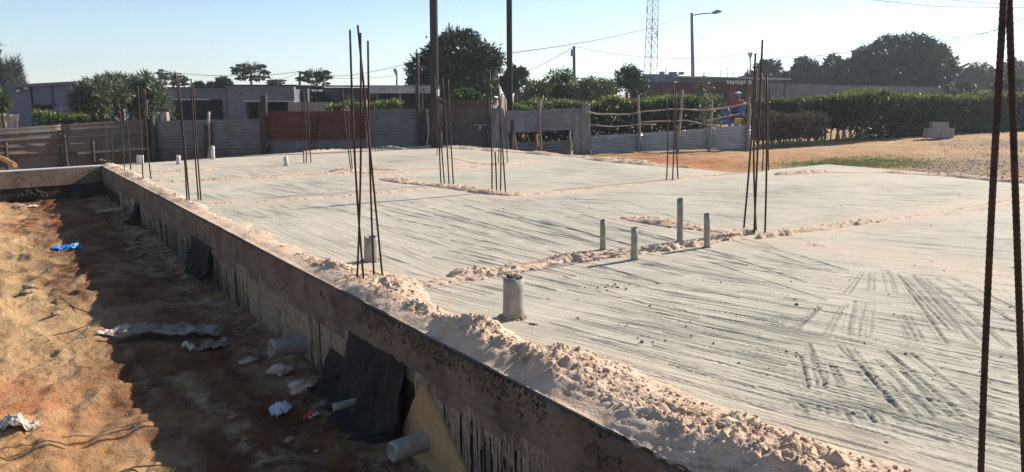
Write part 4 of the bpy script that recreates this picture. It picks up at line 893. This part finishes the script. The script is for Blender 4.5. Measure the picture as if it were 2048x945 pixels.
# red bar house
d = 36.0
h = house('red_house', 1420, d, 'red painted bar house with a thin flat porch roof')
part(h, 'wall', 'wall_red', [(1346, 1376, 165, 300, d, .2), (1376, 1456, 165, 180, d, .2), (1376, 1456, 203, 300, d, .2), (1456, 1472, 165, 300, d, .2), (1472, 1488, 165, 177, d, .2), (1488, 1500, 165, 300, d, .2)])
part(h, 'side_wing', 'wall_maroon', [(1293, 1345, 163, 300, d - .6, 5)]); part(h, 'wing_fascia', 'paint_blue', [(1291, 1357, 149, 164, d - .7, 5.2)])
part(h, 'fascia', 'paint_blue', [(1357, 1500, 155, 165, d - .3, .25)]); part(h, 'side_wall', 'wall_maroon', [(1497, 1500, 165, 300, d + .2, 5)])
a, b = D(1346, 152, d - .9), D(1583, 157, d - .9); P = [a, b, b + EF * 6, a + EF * 6]; MB().pts8([q - [0, 0, .06] for q in P] + P).build('porch_roof', 'roof_sheet', h)
w = part(h, 'window', 'glass_dark', [(1376, 1456, 180, 203, d + .12, .04)])
gm = MB()
for k in range(20): boxp(gm, 1377 + k * 4, 1377.7 + k * 4, 180, 203, d + .05, .02)
for y in (187, 195): boxp(gm, 1376, 1456, y, y + .7, d + .055, .02)
gm.build('window_bars', 'wood_dark', w)
dr = part(h, 'door', 'wall_maroon', [(1472, 1488, 177, 300, d + .08, .06)]); part(h, 'door_frame', 'wood_dark', [(1471, 1489, 176, 177.4, d - .03, .1), (1470.4, 1472, 176, 300, d - .03, .1), (1488, 1489.6, 176, 300, d - .03, .1)])
for x in (1490, 1519, 1565): part(h, 'porch_post', 'wood_dark', [(x, x + 2.2, 158, 300, d - .8, .08)])
for x, w_, y in ((1321, 8, 143.5), (1340, 14, 144), (1360, 8, 144)): part(h, 'roof_block', 'block', [(x, x + w_, y, 150, d, .35)])
part(h, 'roof_rod', 'wood_dark', [(1331, 1332, 136, 150, d, .04)])
for k in range(9): part(h, 'hanging_cup', 'plastic_white', [(1454 + k * 5.6, 1457.4 + k * 5.6, 161.5, 167.5 + (k % 3), d - .75, .08)])
for x in (1407, 1440, 1447): pass
# concrete panel wall: one object for each panel
d = 40.0; p = D(1780, 250, d); pw = thing('panel_wall', (p[0], p[1], gnd(p)), 'long precast concrete panel wall below the right-hand trees', 'wall')
x = 1498.0; k = 0
while x < 2110:
    x2 = x + 41; sh = 166 + (x - 1500) * .028 + random.uniform(-.8, .8)
    part(pw, 'panel', 'panel_concrete', [(x + 1.8, x2 - 1.8, sh, 300, d + .05, .07)]); part(pw, 'post', 'panel_concrete', [(x - 1.8, x + 1.8, sh - 1, 300, d, .16)]); x = x2
# far rooftop antennas and unfinished columns on the skyline
for x, y, lb in ((1407, 142, 'short faint aerial on the skyline beside the tall street lamp'), (1441, 139, 'faint aerial on the skyline over the middle of the porch roof'), (1456, 133, 'tallest faint aerial on the skyline above the hanging white cups'), (1467, 140, 'faint aerial standing just right of the tallest aerial')):
    c = D(x, y, 120); b = np.array([c[0], c[1], gnd(c)]); t = thing('rooftop_aerial', b, lb, 'aerial', 'aerials on the skyline')
    MB().tube([b, c], [.08, .03], 5).build('rod', 'steel_grey', t)
    for s in (.75, .84, .92): q = b * (1 - s) + c * s; MB().tube([q - ER * .3, q + ER * .3], .025, 4).build('crossbar', 'steel_grey', t)

# ================================================================== VEGETATION
def leafmesh(name, parent, pos, dirs, L_, w, m, rng, curl=.25):
    N = len(pos); d = dirs / (np.linalg.norm(dirs, axis=1, keepdims=True) + 1e-9)
    r = rng.normal(size=(N, 3)); s = np.cross(d, r); s /= np.linalg.norm(s, axis=1, keepdims=True) + 1e-9; n = np.cross(s, d)
    LL = (L_ * rng.uniform(.65, 1.3, N))[:, None]; WW = LL * w
    a = pos; b = pos + d * LL * .45 + s * WW * .5 + n * LL * curl * .3; c = pos + d * LL - n * LL * curl * .2; e = pos + d * LL * .45 - s * WW * .5 + n * LL * curl * .3
    V = np.stack([a, b, c, e], 1).reshape(-1, 3); F = np.arange(4 * N).reshape(N, 4); return mk(name, V, F, m, parent)
def crown(parent, c, rad3, rng, m='leaf_mango', lobes=16, clusters=900, per=9, leaf=.22, w=.3, droop=.35, name='crown', spread=.12, under=-.75, lobe=(.28, .46)):
    c = np.array(c); rad3 = np.array(rad3)
    lc = rng.normal(size=(lobes, 3)); lc /= np.linalg.norm(lc, axis=1, keepdims=True); lc[:, 2] = np.where(lc[:, 2] < under, -lc[:, 2], lc[:, 2])
    lr = rng.uniform(lobe[0], lobe[1], lobes); lc = lc * (1 - lr)[:, None] * rng.uniform(.75, 1.02, (lobes, 1))
    k = rng.integers(0, lobes, clusters); n = rng.normal(size=(clusters, 3)); n /= np.linalg.norm(n, axis=1, keepdims=True)
    p = lc[k] + n * (lr[k] * rng.uniform(.55, 1.05, clusters))[:, None]
    p = c + p * rad3
    pos = np.repeat(p, per, 0) + rng.normal(size=(clusters * per, 3)) * spread * rad3.mean() * .25
    out = np.repeat(n, per, 0) + rng.normal(size=(clusters * per, 3)) * .75; out[:, 2] -= droop
    return leafmesh(name, parent, pos, out, leaf, w, m, rng)
def trunk(parent, b, tops, r, rng, m='bark', name='trunk'):
    mb = MB(); b = np.array(b, float)
    for i, t in enumerate(tops):
        t = np.array(t, float); fork = b + np.array([0, 0, (t[2] - b[2]) * .4]) if len(tops) > 1 else (b + t) / 2
        mb.tube([b - [0, 0, .1], b * .5 + fork * .5 + rng.normal(size=3) * r * .4, fork, fork * .45 + t * .55 + rng.normal(size=3) * r * 1.2, t], [r * 1.15, r, r * .75, r * .45, r * .2], 7)
    return mb.build(name, m, parent, True)
def tree(x0, x1, yt, yb, depth, label, seed, group=None, m='leaf_mango', thick=.8, name='tree', cat='tree', tr=.16, **kw):
    rng = np.random.default_rng(seed); cx_ = (x0 + x1) / 2; c = D(cx_, (yt + yb) / 2, depth); ra = (D(x1, yt, depth) - D(x0, yt, depth)) @ ER / 2; rz = (D(cx_, yt, depth)[2] - D(cx_, yb, depth)[2]) / 2
    b = np.array([c[0], c[1], gnd(c)]); t = thing(name, b, label, cat, group)
    tops = [c + rng.normal(size=3) * [ra * .35, ra * .35, rz * .3] for k in range(5)]; trunk(t, b, tops, tr, rng)
    crown(t, c, (ra * (thick if False else 1), ra, rz), rng, m, **kw); return t
tree(806, 1018, 64, 236, 30, 'large dense dark mango tree rising behind the tin gate', 1, clusters=4200, per=9, leaf=.22, lobes=30, lobe=(.24, .42), under=-.9, spread=.16, tr=.22)
tree(1000, 1062, 128, 215, 31, 'small leafy tree showing right of the slimmer dark pole', 2, clusters=420, leaf=.18, lobes=9)
GR = 'trees beyond the panel wall'
tree(1686, 1908, 68, 205, 46, 'biggest round dark tree rising above the panel wall', 3, GR, 'leaf_far', clusters=4200, leaf=.28, lobes=32, lobe=(.2, .38), under=-.9, spread=.14, tr=.3)
tree(1486, 1582, 117, 200, 52, 'dark tree behind the end of the porch roof', 4, GR, 'leaf_far', clusters=1100, leaf=.28, lobes=14, under=-.9)
tree(1560, 1650, 116, 200, 53, 'dark tree standing between the porch roof and the biggest tree', 5, GR, 'leaf_far', clusters=1100, leaf=.28, lobes=14, under=-.9)
tree(1626, 1716, 104, 200, 52, 'dark tree touching the side of the biggest round tree', 6, GR, 'leaf_far', clusters=1200, leaf=.28, lobes=16, under=-.9)
tree(1902, 2010, 120, 205, 58, 'paler far tree past the biggest round tree', 7, GR, 'leaf_far', clusters=1400, leaf=.3, lobes=18, under=-.9)
tree(1985, 2130, 112, 205, 58, 'far tree behind the thick steel bars', 8, GR, 'leaf_far', clusters=1700, leaf=.3, lobes=18, under=-.9)
tree(1868, 1975, 166, 202, 30, 'light green feathery shrub above the hedge', 9, None, 'leaf_hedge', name='shrub', cat='shrub', clusters=450, leaf=.12, w=.2, lobes=12, tr=.04)
tree(1985, 2070, 150, 205, 30, 'small leafy shrub above the hedge behind the steel bars', 29, None, 'leaf_hedge', name='shrub', cat='shrub', clusters=400, leaf=.12, w=.3, lobes=12, tr=.04)
GB = 'bushes behind the hedge'
for i, (x0, x1, yt, yb, dp, lb, m) in enumerate([(1030, 1118, 158, 225, 27, 'loose grey-green bush beside the slimmer dark pole', 'leaf_bush'), (1076, 1160, 134, 220, 28, 'tall wispy bush with upright shoots in front of the box pole', 'leaf_bush'),
        (1130, 1236, 148, 222, 27, 'wide bright green bush behind the hedge', 'leaf_bush'), (1214, 1296, 132, 215, 28, 'dark upright bush beside the red house wing', 'leaf_far'), (1105, 1150, 165, 220, 26, 'small bush filling the gap between the wispy bushes', 'leaf_hedge')]):
    tree(x0, x1, yt, yb, dp, lb, 40 + i, GB, m, name='bush', cat='bush', clusters=620, per=8, leaf=.11, w=.42, lobes=16, droop=-.1, tr=.05, spread=.3, lobe=(.22, .5))
rng = np.random.default_rng(90)                          # shoots standing out of the wispy bush
tree(898, 968, 176, 222, 21, 'light green bush behind the tin gate lintel', 50, None, 'leaf_bush', name='bush', cat='bush', clusters=380, leaf=.10, w=.4, lobes=10, tr=.03)
tree(1052, 1106, 192, 222, 20, 'yellow-green low bush behind the forked branch', 51, None, 'leaf_yellow', name='bush', cat='bush', clusters=240, leaf=.08, w=.4, lobes=10, tr=.03)
tree(588, 662, 180, 222, 29, 'dark rounded bush below the papaya tree between the houses', 52, None, 'leaf_mango', name='bush', cat='bush', clusters=500, leaf=.14, lobes=10, under=-.9, tr=.04)
tree(-30, 24, 178, 250, 20, 'yellow-green bush beside the white sheet at the left fence', 53, None, 'leaf_bush', name='bush', cat='bush', clusters=350, leaf=.11, lobes=10, tr=.03)
# long-leaved frangipani-like shrubs left of the veranda house
for x0, x1, yt, yb, dp, s, lb in ((146, 262, 158, 264, 20.5, 60, 'big shrub with long glossy strap leaves before the blue house'), (250, 345, 148, 264, 21.5, 61, 'taller strap-leaved shrub at the corner of the dark veranda'), (185, 300, 152, 210, 22, 62, 'strap-leaved shrub top between its two larger neighbours')):
    tree(x0, x1, yt, yb, dp, lb, s, 'strap-leaved shrubs behind the tin fence', 'leaf_olive', name='shrub', cat='shrub', clusters=620, per=9, leaf=.24, w=.17, lobes=16, droop=.1, tr=.06, spread=.15, lobe=(.25, .5), under=-.95)
# papaya trees: bare stem, umbrella of lobed leaves on long stalks
def papaya(x, yt, yb, wpx, depth, label, seed):
    rng = np.random.default_rng(seed); tp = D(x, yt + (yb - yt) * .3, depth); b = np.array([tp[0], tp[1], gnd(tp)]); t = thing('papaya_tree', b, label, 'tree', 'papaya trees behind the houses')
    R_ = abs((D(x + wpx / 2, yt, depth) - D(x, yt, depth)) @ ER); hz = (D(x, yt, depth)[2] - D(x, yb, depth)[2])
    MB().tube([b, b * .5 + tp * .5, tp], [.13, .10, .06], 7).build('trunk', 'stem_pale', t, True); st = MB(); pos, dr_ = [], []
    for k in range(44):
        an = rng.uniform(0, 6.28); u_ = np.array([math.cos(an), math.sin(an), 0]); el = rng.uniform(-.25, .8); ln = R_ * rng.uniform(.55, 1.0)
        m_ = tp + u_ * ln * .55 + [0, 0, hz * .55 * el]; e = tp + u_ * ln + [0, 0, hz * (.65 * el - .22)]; st.tube([tp - [0, 0, .05], m_, e], [.02, .016, .012], 4)
        for j in range(13): pos.append(e); dr_.append(u_ * .6 + np.array([math.cos(j * .48), math.sin(j * .48), -.3 + rng.uniform(-.3, .3)]))
    st.build('leaf_stalk', 'stem_pale', t); leafmesh('crown', t, np.array(pos), np.array(dr_), R_ * .34, .4, 'leaf_mango', rng)
papaya(345, 146, 180, 52, 46, 'papaya crown beside the transformer pole', 70); papaya(501, 128, 176, 62, 46, 'tall papaya tree standing clear above the veranda house roof', 71)
papaya(633, 141, 185, 64, 44, 'papaya tree beside the thin pole above the dark bush', 72); papaya(552, 160, 178, 32, 48, 'low papaya crown just over the roof right of the tall papaya', 73)
tree(412, 465, 154, 185, 47, 'small round tree showing over the veranda parapet', 74, None, 'leaf_far', clusters=350, leaf=.22, lobes=9); tree(380, 418, 163, 185, 47, 'low tree top between the papaya crown and the round tree', 75, None, 'leaf_far', clusters=240, leaf=.2, lobes=8)
# grey feathery casuarinas and the overhanging branch at the left
def feathery(x, yt, depth, label, seed, wpx=26):
    rng = np.random.default_rng(seed); tp = D(x, yt, depth); b = np.array([tp[0], tp[1], gnd(tp)]); t = thing('casuarina_tree', b, label, 'tree', 'feathery trees at the left'); MB().tube([b, b * .4 + tp * .6, tp], [.16, .08, .01], 6).build('trunk', 'bark', t, True)
    N = 2600; s = rng.uniform(.25, 1, N) ** .8; an = rng.uniform(0, 6.28, N); R_ = abs((D(x + wpx, yt, depth) - tp) @ ER); rr_ = R_ * (1.02 - s) * rng.uniform(.1, 1.2, N) + .05
    pos = b + (tp - b) * s[:, None] + np.stack([np.cos(an) * rr_, np.sin(an) * rr_, rng.normal(size=N) * .2], 1); leafmesh('crown', t, pos, np.stack([np.cos(an), np.sin(an), 1.3 + 0 * an], 1) + rng.normal(size=(N, 3)) * .35, .34, .06, 'leaf_grey', rng)
feathery(9, 134, 36, 'grey feathery casuarina left of the blue house', 80); feathery(31, 130, 37, 'grey feathery casuarina with a pointed tip by the blue house roof', 81)
feathery(-12, 120, 36, 'grey feathery casuarina at the edge of the blue house yard', 82, 40)
tree(-210, 4, 30, 140, 15, 'tree whose leafy twigs reach in at the left', 83, None, 'leaf_far', clusters=500, leaf=.09, w=.35, lobes=14, tr=.12)
# sapling before the red house
rng = np.random.default_rng(95); b = D(1410, 290, 19.4); b[2] = gnd(b); tp = D(1411, 165, 19.4); sp_ = thing('sapling', b, 'thin sapling with sparse leaves standing behind the rail fence', 'sapling')
MB().tube([b, (b + tp) / 2 + [.03, 0, 0], tp], [.018, .014, .006], 6).build('stem', 'bark', sp_, True); s = rng.uniform(.2, 1, 420); pos = b + (tp - b) * s[:, None] + rng.normal(size=(420, 3)) * .13; leafmesh('leaves', sp_, pos, rng.normal(size=(420, 3)), .08, .4, 'leaf_bush', rng)

# hedges: clipped leafy boxes on bare stems
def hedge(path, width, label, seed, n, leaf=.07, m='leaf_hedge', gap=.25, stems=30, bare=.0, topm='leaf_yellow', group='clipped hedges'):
    # path: (x pixel, top row, distance)
    rng = np.random.default_rng(seed); P = [D(x, y, d_) for x, y, d_ in path]; cs = np.cumsum([0] + [np.linalg.norm((b - a)[:2]) for a, b in zip(P[:-1], P[1:])])
    def at(s):
        x_ = np.interp(s, cs, [q[0] for q in P]); y_ = np.interp(s, cs, [q[1] for q in P]); z_ = np.interp(s, cs, [q[2] for q in P]); return x_, y_, z_
    mid = at(cs[-1] / 2); t = thing('hedge', (mid[0], mid[1], gnd(mid)), label, 'hedge', group)
    dv_ = P[-1] - P[0]; nx, ny = -dv_[1], dv_[0]; q = math.hypot(nx, ny); nx /= q; ny /= q
    s = rng.uniform(0, cs[-1], n); x_, y_, zt = at(s); g_ = gz(x_, y_, False); zt = zt + .16 * fbm(s * 1.5, s * 0 + seed, 5, seed)
    ww = width * (1 + .25 * fbm(s * 1.3, s * 0 + 7, 3, seed + 1)); face_ = rng.random(n); v = rng.random(n); lo = g_ + gap * (.5 + vn(s * 3, s * 0, seed + 2)); hgt = zt - lo
    top = face_ < .34; side = np.where(rng.random(n) < .72, -1, 1)
    off = np.where(top, (rng.random(n) * 2 - 1) * ww / 2, side * ww / 2 * (1 - .12 * rng.random(n) ** 2)) + rng.normal(size=n) * .05
    z = np.where(top, zt - .10 * rng.random(n) ** 2, lo + hgt * v) + rng.normal(size=n) * .03
    keep = rng.random(n) > np.where(top, 0, bare * (1 - v)); clump = vn(s * 5, z * 5, seed + 3) > .18; keep &= clump | top
    pos = np.stack([x_ + nx * off, y_ + ny * off, z], 1); out = np.stack([nx * np.where(top, 0, side), ny * np.where(top, 0, side), np.where(top, 1.1, .35)], 1) + rng.normal(size=(n, 3)) * .6
    k2 = keep & ~(top & (rng.random(n) < .5)); leafmesh('foliage', t, pos[k2], out[k2], leaf, .45, m, rng)
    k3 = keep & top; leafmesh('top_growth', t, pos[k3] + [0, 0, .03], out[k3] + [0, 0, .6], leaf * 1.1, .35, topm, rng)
    N2 = n // 3; s2 = rng.uniform(0, cs[-1], N2); a, b_, c_ = at(s2); g2 = gz(a, b_, False) + gap; of = (rng.random(N2) * 2 - 1) * width * .4; zz = g2 + (c_ - .08 - g2) * rng.random(N2)
    leafmesh('inner_foliage', t, np.stack([a + nx * of, b_ + ny * of, zz], 1), rng.normal(size=(N2, 3)), leaf * 1.7, .6, m, rng)
    N3 = n // 45; s3 = rng.uniform(0, cs[-1], N3); a, b_, c_ = at(s3); hh_ = rng.uniform(.05, .3, N3) ** 1.3; sp3 = []
    for k in range(N3):
        tt = rng.uniform(0, 1, 9); o3 = rng.uniform(-.45, .45) * width; sp3.append(np.stack([a[k] + nx * o3 + rng.normal(size=9) * .025, b_[k] + ny * o3 + rng.normal(size=9) * .025, c_[k] - .06 + hh_[k] * tt], 1))
    sp3 = np.concatenate(sp3); props(leafmesh('shoots', t, sp3, rng.normal(size=(len(sp3), 3)) + [0, 0, .8], leaf * .9, .4, m, rng), kind='stuff')
    for k in range(stems):
        s0 = cs[-1] * (k + rng.uniform(.1, .9)) / stems; a, b_, c_ = at(s0); g0 = gnd((a, b_)); o_ = rng.uniform(-.3, .3) * width; e = rng.normal(size=2) * .10
        MB().tube([(a + nx * o_, b_ + ny * o_, g0 - .05), (a + nx * o_ + e[0] * .5, b_ + ny * o_ + e[1] * .5, g0 + (c_ - g0) * .3), (a + nx * o_ + e[0], b_ + ny * o_ + e[1], g0 + (c_ - g0) * .75)], [.022, .017, .008], 5).build('stem', 'stem_pale', t, True)
    return t
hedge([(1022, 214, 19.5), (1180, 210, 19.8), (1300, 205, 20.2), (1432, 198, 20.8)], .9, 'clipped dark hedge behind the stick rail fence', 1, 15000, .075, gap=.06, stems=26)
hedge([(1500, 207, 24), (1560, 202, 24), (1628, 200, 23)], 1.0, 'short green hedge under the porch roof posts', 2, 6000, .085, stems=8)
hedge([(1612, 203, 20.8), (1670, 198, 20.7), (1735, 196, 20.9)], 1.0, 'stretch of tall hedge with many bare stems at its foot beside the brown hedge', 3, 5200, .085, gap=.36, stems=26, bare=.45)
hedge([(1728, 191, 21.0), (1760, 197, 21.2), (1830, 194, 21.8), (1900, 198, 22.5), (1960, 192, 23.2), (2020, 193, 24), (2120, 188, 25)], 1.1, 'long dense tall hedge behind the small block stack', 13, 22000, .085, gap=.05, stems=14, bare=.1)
hedge([(1502, 236, 18.9), (1560, 234, 19.3), (1640, 232, 19.8)], .7, 'brown half-dead low hedge at the end of the silver fence', 4, 4200, .07, 'leaf_dry', .18, 22, .35, 'leaf_dry')
hedge([(72, 233, 18.2), (120, 231, 18.6), (172, 231, 19)], .6, 'low bright green hedge in front of the blue house', 5, 2600, .07, stems=5)
hedge([(655, 215, 19.0), (720, 213, 19.0), (806, 214, 19.0)], .5, 'strip of pale green creeper showing over the rust-red tin', 6, 2600, .07, stems=4)
# grass patch and tufts on the plot
rng = np.random.default_rng(12); pos = []
for px, py, sx, sy, n in ((1650, 327, .7, .22, 2600), (1735, 328, .8, .22, 2600), (1820, 331, .6, .2, 900)):
    c = G(px, py, -.18); q = np.stack([c[0] + rng.normal(size=n) * sx, c[1] + rng.normal(size=n) * sy * 1.6, np.zeros(n)], 1); pos.append(q[~inslab(q[:, 0], q[:, 1], -.05)])
pos = np.concatenate(pos); pos[:, 2] = gz(pos[:, 0], pos[:, 1]); dr_ = rng.normal(size=(len(pos), 3)) * .5; dr_[:, 2] = 1
go = leafmesh('grass_patch', None, pos, dr_, .06, .12, 'grass', rng); props(go, 'short green grass patch along the slab edge', 'grass', kind='stuff')

# ================================================================== SMALL THINGS BY THE RED HOUSE AND ON THE PLOT
def cblock(c, ux, label, sz=(.4, .2, .2), group=None):
    ux = np.array(ux, float); ux /= np.linalg.norm(ux); uy = np.array([-ux[1], ux[0], 0]); t = thing('concrete_block', c, label, 'block', group); c = np.array(c, float); mb = MB()
    L_, w_, h_ = sz
    for s in (-1, 1): mb.box(c + uy * s * (w_ / 2 - .015) + [0, 0, h_ / 2], (L_, .03, h_), ux, uy)
    mb.build('face_shell', 'block', t); mb = MB()
    for s in (-1, 0, 1): mb.box(c + ux * s * (L_ / 2 - .02) + [0, 0, h_ / 2 - .002], (.04, w_ - .061, h_ - .004), ux, uy)
    mb.build('web', 'block', t)
    return t
g0 = D(1864, 278, 20.2); z0 = gnd(g0) + .02; u_ = ER
g0[2] = z0; cblock(g0 + ER * -.02, ER + EF * .08, 'lower block of the small stack before the hedge, away from the steel bars', (.36, .2, .26)); cblock(g0 + ER * .36 + EF * .03, ER + EF * .05, 'lower block of the small stack before the hedge, nearer the steel bars', (.36, .2, .26))
cblock(g0 + ER * .16 + EF * .02 + [0, 0, .262], ER - EF * .1, 'top block of the small stack before the hedge', (.42, .2, .16))
for x, lb in ((314, 'concrete block on the grey tin, beside the strap-leaved shrub'), (330, 'concrete block on the grey tin, on the veranda side')):
    c = D(x, 242, 17.75); cblock(c, ER, lb, (.16, .14, .20))
# pillar for those two blocks
c = D(322, 242, 17.75); t = thing('fence_pillar', (c[0], c[1], gnd(c)), 'short concrete pillar behind the tin carrying two blocks', 'pillar'); MB().box((c[0], c[1], (gnd(c) + c[2]) / 2), (.38, .18, c[2] - gnd(c)), ER, EF).build('shaft', 'block', t)
# plastic garden chairs
def chair(x, depth, yaw, m, label):
    p = D(x, 260, depth); p[2] = gnd(p); t = thing('plastic_chair', p, label, 'chair', 'plastic chairs outside the red house'); ux = ER * math.cos(yaw) + EF * math.sin(yaw); uy = -ER * math.sin(yaw) + EF * math.cos(yaw); Q = lambda a, b, z: p + ux * a + uy * b + np.array([0, 0, z])
    MB().box(Q(0, 0, .43), (.44, .44, .03), ux, uy).build('seat', m, t)
    for sx in (-1, 1):
        for sy in (-1, 1): MB().tube([Q(sx * .24, sy * .24, 0), Q(sx * .2, sy * .19, .42)], [.02, .028], 6).build('leg', m, t)
        MB().tube([Q(sx * .21, -.22, .42), Q(sx * .24, -.18, .64), Q(sx * .24, .1, .66), Q(sx * .22, .22, .62)], .02, 6).build('armrest', m, t)
    br = MB().tube([Q(-.2, .2, .43), Q(-.22, .26, .7), Q(-.13, .3, .86), Q(0, .31, .90), Q(.13, .3, .86), Q(.22, .26, .7), Q(.2, .2, .43)], .022, 6).build('back_frame', m, t, True)
    for a in (-.13, -.065, 0, .065, .13): MB().box(Q(a, .265, .65), (.045, .015, .40), ux, uy).build('back_slat', m, br)
chair(1444, 24.5, 2.9, 'plastic_blue', 'blue plastic chair standing behind the stick rails'); chair(1507, 24, .3, 'plastic_white', 'white plastic chair nearest the end of the silver fence'); chair(1527, 24.3, -.3, 'plastic_white', 'white plastic chair in the middle of the three behind the brown hedge'); chair(1546, 24.1, 3.3, 'plastic_white', 'white plastic chair behind the brown hedge, nearest the porch post')
chair(1493, 25, .1, 'plastic_blue', 'blue plastic chair beside the fence end post'); chair(1472, 27.6, 3.0, 'cloth_dark', 'dark plastic chair under the seated person')
c = D(1478, 247, 22); g_ = gnd(c); t = thing('yellow_crate', (c[0], c[1], g_), 'yellow crate on a stand behind the silver fence', 'crate'); MB().box((c[0], c[1], c[2] + .06), (.2, .2, .16), ER, EF).build('box', 'yellow_box', t)
for s in (-1, 1): MB().box((c[0] + ER[0] * s * .11, c[1] + ER[1] * s * .11, (g_ + c[2] - .03) / 2), (.03, .2, c[2] - .03 - g_), ER, EF).build('stand_leg', 'wood', t)
MB().box((c[0], c[1], c[2] - .02), (.26, .22, .02), ER, EF).build('stand_top', 'wood', t)
# seated person in red with a white cap
def skin(name, edges, V, R_, m, parent, sub=1):
    me = bpy.data.meshes.new(name); og = ORG[parent.name]; me.from_pydata([tuple(np.array(v) - og) for v in V], edges, []); o = bpy.data.objects.new(name, me); COL.objects.link(o); o.parent = parent; ORG[o.name] = og
    md = o.modifiers.new('skin', 'SKIN'); sv = me.skin_vertices[0].data
    for i, r in enumerate(R_): sv[i].radius = (r, r)
    sv[0].use_root = True; s = o.modifiers.new('sub', 'SUBSURF'); s.levels = sub; s.render_levels = sub; me.materials.append(MATS[m]); return o
p = D(1472, 260, 27.5); p[2] = gnd(p); pe = thing('person', p, 'person seated outside the red house in a dark red shirt and white cap', 'person'); Q = lambda a, b, z: p + ER * a - EF * b + np.array([0, 0, z])
V = [Q(0, 0, .55), Q(0, -.02, .78), Q(0, -.04, 1.0), Q(0, -.03, 1.10), Q(0, .0, 1.24), Q(.18, -.03, 1.0), Q(.24, .06, .76), Q(.17, .24, .66), Q(.13, .33, .64), Q(-.18, -.03, 1.0), Q(-.24, .06, .76), Q(-.17, .24, .66), Q(-.13, .33, .64),
     Q(.1, .05, .52), Q(.13, .42, .52), Q(.13, .42, .08), Q(.13, .56, .04), Q(-.1, .05, .52), Q(-.13, .42, .52), Q(-.13, .42, .08), Q(-.13, .56, .04)]
Ed = [(0, 1), (1, 2), (2, 3), (3, 4), (2, 5), (5, 6), (6, 7), (7, 8), (2, 9), (9, 10), (10, 11), (11, 12), (0, 13), (13, 14), (14, 15), (15, 16), (0, 17), (17, 18), (18, 19), (19, 20)]
skin('body', Ed, V, [.12, .12, .11, .055, .095, .06, .048, .038, .035, .06, .048, .038, .035, .085, .065, .045, .04, .085, .065, .045, .04], 'skin', pe)
skin('shirt', [(0, 1), (1, 2), (2, 3), (3, 4), (2, 5), (5, 6)], [Q(0, 0, .56), Q(0, -.02, .78), Q(0, -.04, .99), Q(.18, -.03, 1.0), Q(.24, .05, .80), Q(-.18, -.03, 1.0), Q(-.24, .05, .80)], [.14, .14, .13, .078, .066, .078, .066], 'cloth_red', pe)
skin('trousers', [(0, 1), (1, 2), (2, 3), (0, 4), (4, 5), (5, 6)], [Q(0, 0, .54), Q(.1, .06, .52), Q(.13, .42, .52), Q(.13, .42, .14), Q(-.1, .06, .52), Q(-.13, .42, .52), Q(-.13, .42, .14)], [.13, .1, .078, .062, .1, .078, .062], 'cloth_dark', pe)
V0, F0 = ico(2); cq = V0 * [.108, .115, .07]; cq[:, 2] = np.maximum(cq[:, 2], -.01); mk('cap', cq + Q(0, 0, 1.285), F0, 'cloth_white', pe, True)
MB().box(Q(-.02, .13, 1.285), (.16, .12, .012), ER, EF).build('cap_brim', 'cloth_white', pe)
# white cloth on the left fence, fallen lump of sheeting
c = D(28, 245, 16.0); nu, nv = 14, 14; U, Vv = np.meshgrid(np.linspace(0, 1, nu), np.linspace(0, 1, nv), indexing='ij')
P = c + ER * ((U - .5) * .32 * (1 - .45 * Vv))[..., None] + np.array([0, 0, 1.]) * (.16 - .34 * Vv + .03 * fbm(U * 3, Vv * 3, 3, 4))[..., None] + EF * (-.07 + .09 * fbm(U * 4, Vv * 2, 3, 6))[..., None]
V, F = gridmesh(P); o = mk('hanging_cloth', V, F, 'bag_white', None, True); solid(o, .004); props(o, 'white cloth hung over the weathered tin fence', 'cloth')

# ================================================================== AIR
hz = MB().pts8([(-900, -900, -2.6), (900, -900, -2.6), (900, 900, -2.6), (-900, 900, -2.6), (-900, -900, 34), (900, -900, 34), (900, 900, 34), (-900, 900, 34)])
MATS['haze_air'] = hm_ = bpy.data.materials.new('haze_air'); hm_.use_nodes = True; n = hm_.node_tree.nodes; n.remove(n['Principled BSDF'])
pv = n.new('ShaderNodeVolumePrincipled'); pv.inputs['Color'].default_value = (0.82, 0.90, 1.0, 1); pv.inputs['Density'].default_value = 0.0010; pv.inputs['Anisotropy'].default_value = 0.35
hm_.node_tree.links.new(pv.outputs[0], n['Material Output'].inputs['Volume'])
props(hz.build('haze', 'haze_air', None, False, (0, 0, 0)), 'thin pale morning haze over the plot', 'haze', kind='stuff')
